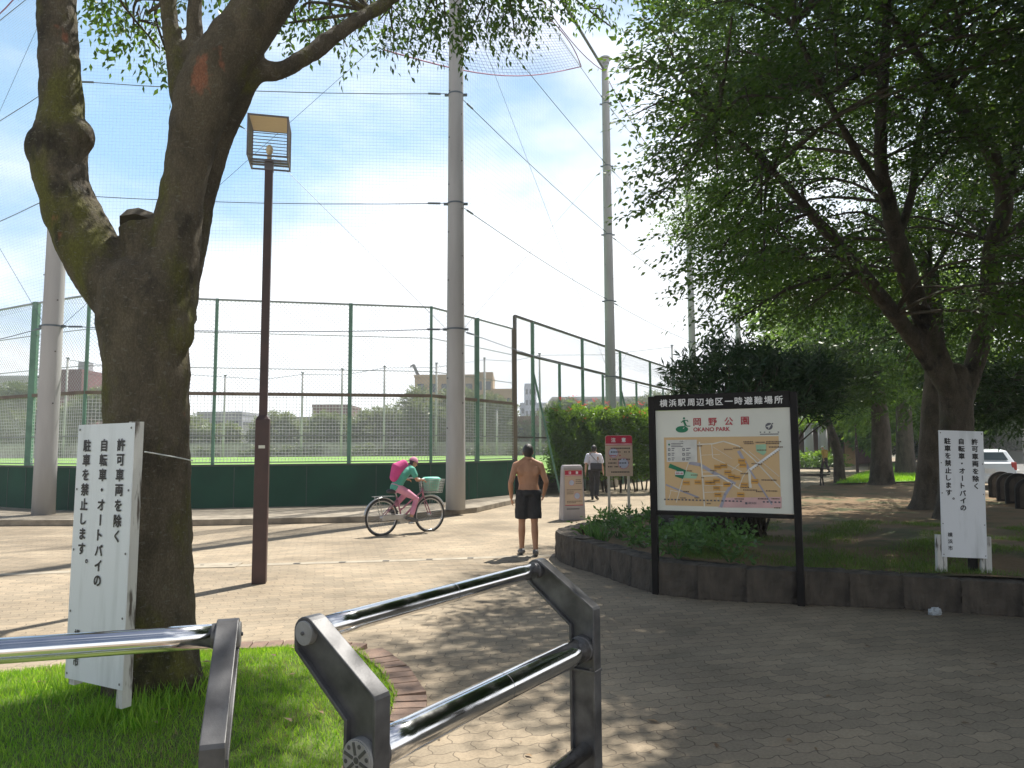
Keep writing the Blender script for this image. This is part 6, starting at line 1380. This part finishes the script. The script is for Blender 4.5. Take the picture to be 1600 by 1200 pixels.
cr_ = thing('tower_crane', 'thin dark crane jib above the tan block', 'crane', (D(655, 590, 140).x, 140, 0)); m = MB(); a, b, c = D(656, 592, 140), D(646, 570, 140), D(641, 573, 140); m.bar(a, b, .55); m.bar(b, c, .3); m.bar((a.x, 140, 0), a, .7); m.build('jib', 'dark_steel', cr_, world=True)
# far field posts
for k, (u, v) in enumerate(((106, 560), (352, 587), (473, 583), (535, 577), (601, 573), (682, 568), (757, 560), (776, 640), (843, 553), (1050, 540))):
    p = D(u, v, 97); t = thing('field_post', ['thin grey field post by the red roofed building', 'thin grey field post left of the brown lamp post', 'thin grey field post right of the lamp post', 'thin grey field post left of the green fence post', 'thin grey field post before the far hedge trees', 'thin grey field post beside the green corner post', 'thin grey field post at the tan stair tower', 'shorter white field post beside the tall post near the tan stair tower', 'thin grey field post beside the rusty end post', 'thin grey field post left of the oleander top'][k], 'post', (p.x, 97, .7), group='thin posts along the far side of the field')
    m = MB(); m.tube([(0, 0, 0), (0, 0, p.z - .7)], [.17, .13], 8); m.build('shaft', 'pole_concrete', t, smooth=True); m = MB(); m.box((0, 0, p.z - .65), (.34, .34, .12)); m.build('cap', 'cable', t)
m = MB()
ps = [D(u, v, 97) for u, v in ((106, 562), (352, 589), (473, 585), (601, 575), (757, 562), (843, 555), (1050, 542))]
for a, b in zip(ps[:-1], ps[1:]): m.tube([a, a.lerp(b, .5) - Vector((0, 0, .5)), b], .035, 4)
o = m.build('field_cable', 'cable', loc=tuple(ps[0])); tag(o, 'thin sagging cable strung along the far field posts', 'cable')
fw = thing('boundary_wall', 'low grey wall along the far side of the field', 'wall', (-10, 98, 0)); m = MB(); m.box((-10, 98.2, 1.5), (130, .25, 1.9)); m.build('wall_face', 'concrete', fw, world=True)
m = MB(); m.box((-10, 98.2, 2.48), (130, .4, .08)); m.build('coping', 'grey_roof', fw, world=True)
fh = thing('field_hedge', 'ragged low hedge in front of the far boundary wall', 'hedge', (-10, 97.5, .7))
bl = []
for k in range(150):
    x = -62 + k * .72
    if math.sin(x * .9) + math.sin(x * .37 + 1) < -.5: continue
    bl.append(((x, 97.6 + random.uniform(-.4, .3), random.uniform(1.0, 1.9)), (.7, .5, .55)))
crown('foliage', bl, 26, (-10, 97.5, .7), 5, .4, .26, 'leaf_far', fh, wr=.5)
m = MB()
for c, r in bl: m.tube([(c[0], c[1], .7), c], [.05, .02], 4)
m.build('stems', 'bark_grey', fh, world=True)
FTREE = [(15, 600, 70), (-60, 610, 80), (75, 640, 50), (140, 607, 70), (215, 612, 80), (300, 650, 60), (345, 662, 50), (430, 645, 55), (470, 655, 50), (515, 648, 60), (570, 640, 55), (610, 640, 60), (660, 606, 80), (715, 612, 80), (765, 622, 70), (815, 655, 50), (880, 628, 70), (950, 632, 80), (1020, 622, 90)]
FL = ['far left', 'outermost left', 'low one under the white hall', 'one below the red roof', 'one behind the left trunk', 'low one left of the lamp post', 'low one before the grey roof', 'round one right of the lamp post', 'low one beside the grey houses', 'one before the brown block', 'one left of the tall pair', 'darker one near the green corner post', 'tall one before the tan block', 'tall bushy one behind the middle pole', 'one right of the middle pole', 'low one by the rusty post', 'one behind the hedge flowers', 'one at the long hall', 'one left of the oleander']
for k, (u, v, w) in enumerate(FTREE):
    Y = 101 + (k % 3) * 1.5; top = D(u, v, Y); R_ = w / 2 / FPX * Y * 1.15; t = thing('field_tree', 'hazy tree beyond the field, ' + FL[k], 'tree', (top.x, Y, .5), group='trees beyond the ball field')
    m = MB(); m.tube([(0, 0, 0), (.1, 0, top.z * .4), (0, .1, top.z * .75)], [.28, .2, .1], 8); m.build('trunk', 'bark_grey', t, smooth=True)
    bl = []
    for _ in range(22):
        z = random.uniform(1.6, top.z - .8); sc2 = 1 - .5 * (z / top.z) ** 2; a = random.uniform(0, 6.28); q_ = math.sqrt(random.random()) * R_ * sc2; bl.append(((top.x + q_ * math.cos(a), Y + q_ * .7 * math.sin(a), z), (R_ * .42, R_ * .42, R_ * .36)))
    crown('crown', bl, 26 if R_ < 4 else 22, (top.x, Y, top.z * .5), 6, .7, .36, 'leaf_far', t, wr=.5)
# ------------------------------------------------------------------ beyond the park strip
ob_ = thing('park_building', 'long low brown boarded building along the far path', 'building', (26, 66, 0)); a, b = D(1180, 672, 64), D(1345, 672, 72); d_ = (b - a); d_.z = 0; an_ = math.atan2(d_.y, d_.x); c = (a + b) / 2
m = MB(); m.box((c.x, c.y + 3, c.z / 2), (d_.length, 6, c.z), rz=an_); m.build('wall', 'brown_wall', ob_, world=True)
m = MB(); m.box((c.x, c.y + 3, c.z + .2), (d_.length + .8, 7, .4), rz=an_); m.build('roof', 'grey_roof', ob_, world=True)
p = D(1328, 700, 67.5); m = MB(); m.box((p.x, p.y, 1.1), (1.5, .1, 2.2), rz=an_); m.build('door', 'wood_door', ob_, world=True)
for u, lab in ((1265, 'pale concrete pillar before the brown building, left'), (1287, 'pale concrete pillar before the brown building, right')):
    p = D(u, 720, 60); t = thing('pillar', lab, 'pillar', (p.x, p.y, 0)); m = MB(); m.tube([(0, 0, 0), (0, 0, 3.4)], [.42, .34], 10); m.build('shaft', 'pole_concrete', t, smooth=True); m = MB(); m.box((0, 0, 3.44), (.9, .9, .12)); m.build('cap', 'pole_concrete', t)
gb = [(tuple(D(u, v, 57 + random.uniform(0, 2))), (.9, .9, .6)) for u, v in ((1240, 716), (1250, 712), (1258, 722), (1268, 714), (1278, 720), (1290, 716), (1300, 720), (1310, 722), (1268, 724), (1295, 724), (1246, 722))]
t = thing('path_shrubs', 'sunlit low green hedge at the edge of the far path', 'hedge', (25, 57, 0)); crown('foliage', gb, 24, (25, 57, 0), 6, .5, .22, 'leaf_hedge', t, wr=.5)
m = MB()
for c, r in gb: m.tube([(c[0], c[1], 0), c], [.05, .02], 4)
m.build('stems', 'bark_grey', t, world=True)
gr = thing('road_wall', 'long white wall along the far side of the road', 'wall', (40, 70, 0)); a, b = Vector((31.5, 49.5, 0)), Vector((60, 77, 0)); a, b = P(1525, 716), P(1640, 728)
a = D(1500, 716, 78); b = D(1680, 716, 62)
m = MB(); m.box(((a.x + b.x) / 2, (a.y + b.y) / 2, .55), (math.hypot(b.x - a.x, b.y - a.y), .25, 1.1), rz=math.atan2(b.y - a.y, b.x - a.x)); m.build('wall_face', 'pale_wall', gr, world=True)
m = MB(); m.box(((a.x + b.x) / 2, (a.y + b.y) / 2, 1.14), (math.hypot(b.x - a.x, b.y - a.y), .4, .08), rz=math.atan2(b.y - a.y, b.x - a.x)); m.build('coping', 'concrete', gr, world=True)
bld('grey storeyed building beyond the road at the right edge', 1530, 1720, 545, 88, 16, 'grey_building', rows=4, cols=9, roofm='grey_roof')
bld('dark low shed under the trees across the road', 1440, 1640, 668, 84, 3, 'brown_wall', name='shed')
ut = D(1597, 700, 70); t = thing('utility_pole', 'slim pale utility pole beside the white wall', 'pole', (ut.x, 60, 0)); ut = D(1597, 640, 60); t.location = (ut.x, 60, 0); m = MB(); m.tube([(0, 0, 0), (0, 0, 6)], [.14, .10], 10); m.build('shaft', 'pole_concrete', t, smooth=True); m = MB(); m.box((0, 0, 5.6), (1.2, .08, .1)); m.build('cross_arm', 'cable', t)
park_tree('roadside tree far behind the parked car', [(1500, 716, .4, 74), (1500, 690, .35, 74), (1500, 650, .3, 74)], rblobs(40, (1430, 1590), (560, 690), (70, 80), 2.6), 2.6, 13, 'leaf_dark_shade', .4)
park_tree('background tree filling the far end of the park strip', [(1420, 716, .4, 62), (1420, 690, .35, 62), (1420, 650, .3, 62)], rblobs(40, (1340, 1500), (500, 690), (58, 68), 2.6), 2.6, 13, 'leaf_sunlit_tint', .4)
# tree outside the picture on the right, unseen crown filled out to shade the entrance
def side_tree(label, x, y, rr, h0, h1, n, shade_extra=560):
    t = thing('broadleaf_tree', label, 'tree', (x, y, 0)); m = MB(); m.tube([(0, 0, -.1), (.05, 0, 1.5), (.1, .1, h0 + 1), (0, .1, h1 * .7)], [.42, .32, .26, .1], 12); m.build('trunk', 'bark_grey', t, smooth=True)
    bl = []
    while len(bl) < n:
        a = random.uniform(0, 6.28); q_ = math.sqrt(random.random()) * rr; z = random.uniform(h0, h1); c = (x + q_ * math.cos(a), y + q_ * math.sin(a), z); u, v = proj(c)
        px = FPX * 1.9 / max(c[1], .2)
        if c[1] > -.5 and (c[1] < 2.2 and z < 4.8 or -px < u < 1600 + px and v > -px): continue
        bl.append((c, (1.2, 1.2, .6)))
    k_ = 0  # unseen leaf clumps added between sun and entrance paving to deepen its shade
    while k_ < shade_extra:
        tx, ty2 = random.uniform(1.2, 6.5), random.uniform(2.6, 7.4); z = random.uniform(5.4, 11.0); kk = z / math.tan(SUN_EL); c = (tx + .3 + math.sin(SUN_AZ) * kk, ty2 + math.cos(SUN_AZ) * kk, z); k_ += 1
        if tx < 1.2 + (5.2 - ty2) * .35: continue
        u, v = proj(c); px = FPX * 1.3 / c[1]
        if v > -px * .8 and -px < u < 1600 + px: continue
        bl.append((c, (1.0, 1.0, .5)))
    crown('crown', bl, 30, (x, y, h0), 8, .6, .14, 'leaf_dark_shade', t); return t
side_tree('tall leafy tree just outside the right edge, crown filled out to shade the entrance', 8.2, 5.2, 5.6, 3.4, 9.0, 200)


# ------------------------------------------------------------------ the sunlit air
hm = bpy.data.materials.new('air'); hm.use_nodes = True; nt = hm.node_tree; nt.nodes.clear()
pv = N(nt, 'ShaderNodeVolumePrincipled'); pv.inputs['Color'].default_value = (0.93, 0.96, 1.0, 1); pv.inputs['Density'].default_value = 0.0010; pv.inputs['Anisotropy'].default_value = 0.3
mo = N(nt, 'ShaderNodeOutputMaterial'); L(nt, pv.outputs[0], mo.inputs['Volume']); MATS['air'] = hm
m = MB(); m.box((0, 135, 11.5), (612, 404, 25.2)); hz_o = m.build('haze', 'air'); hz_o['kind'] = 'stuff'
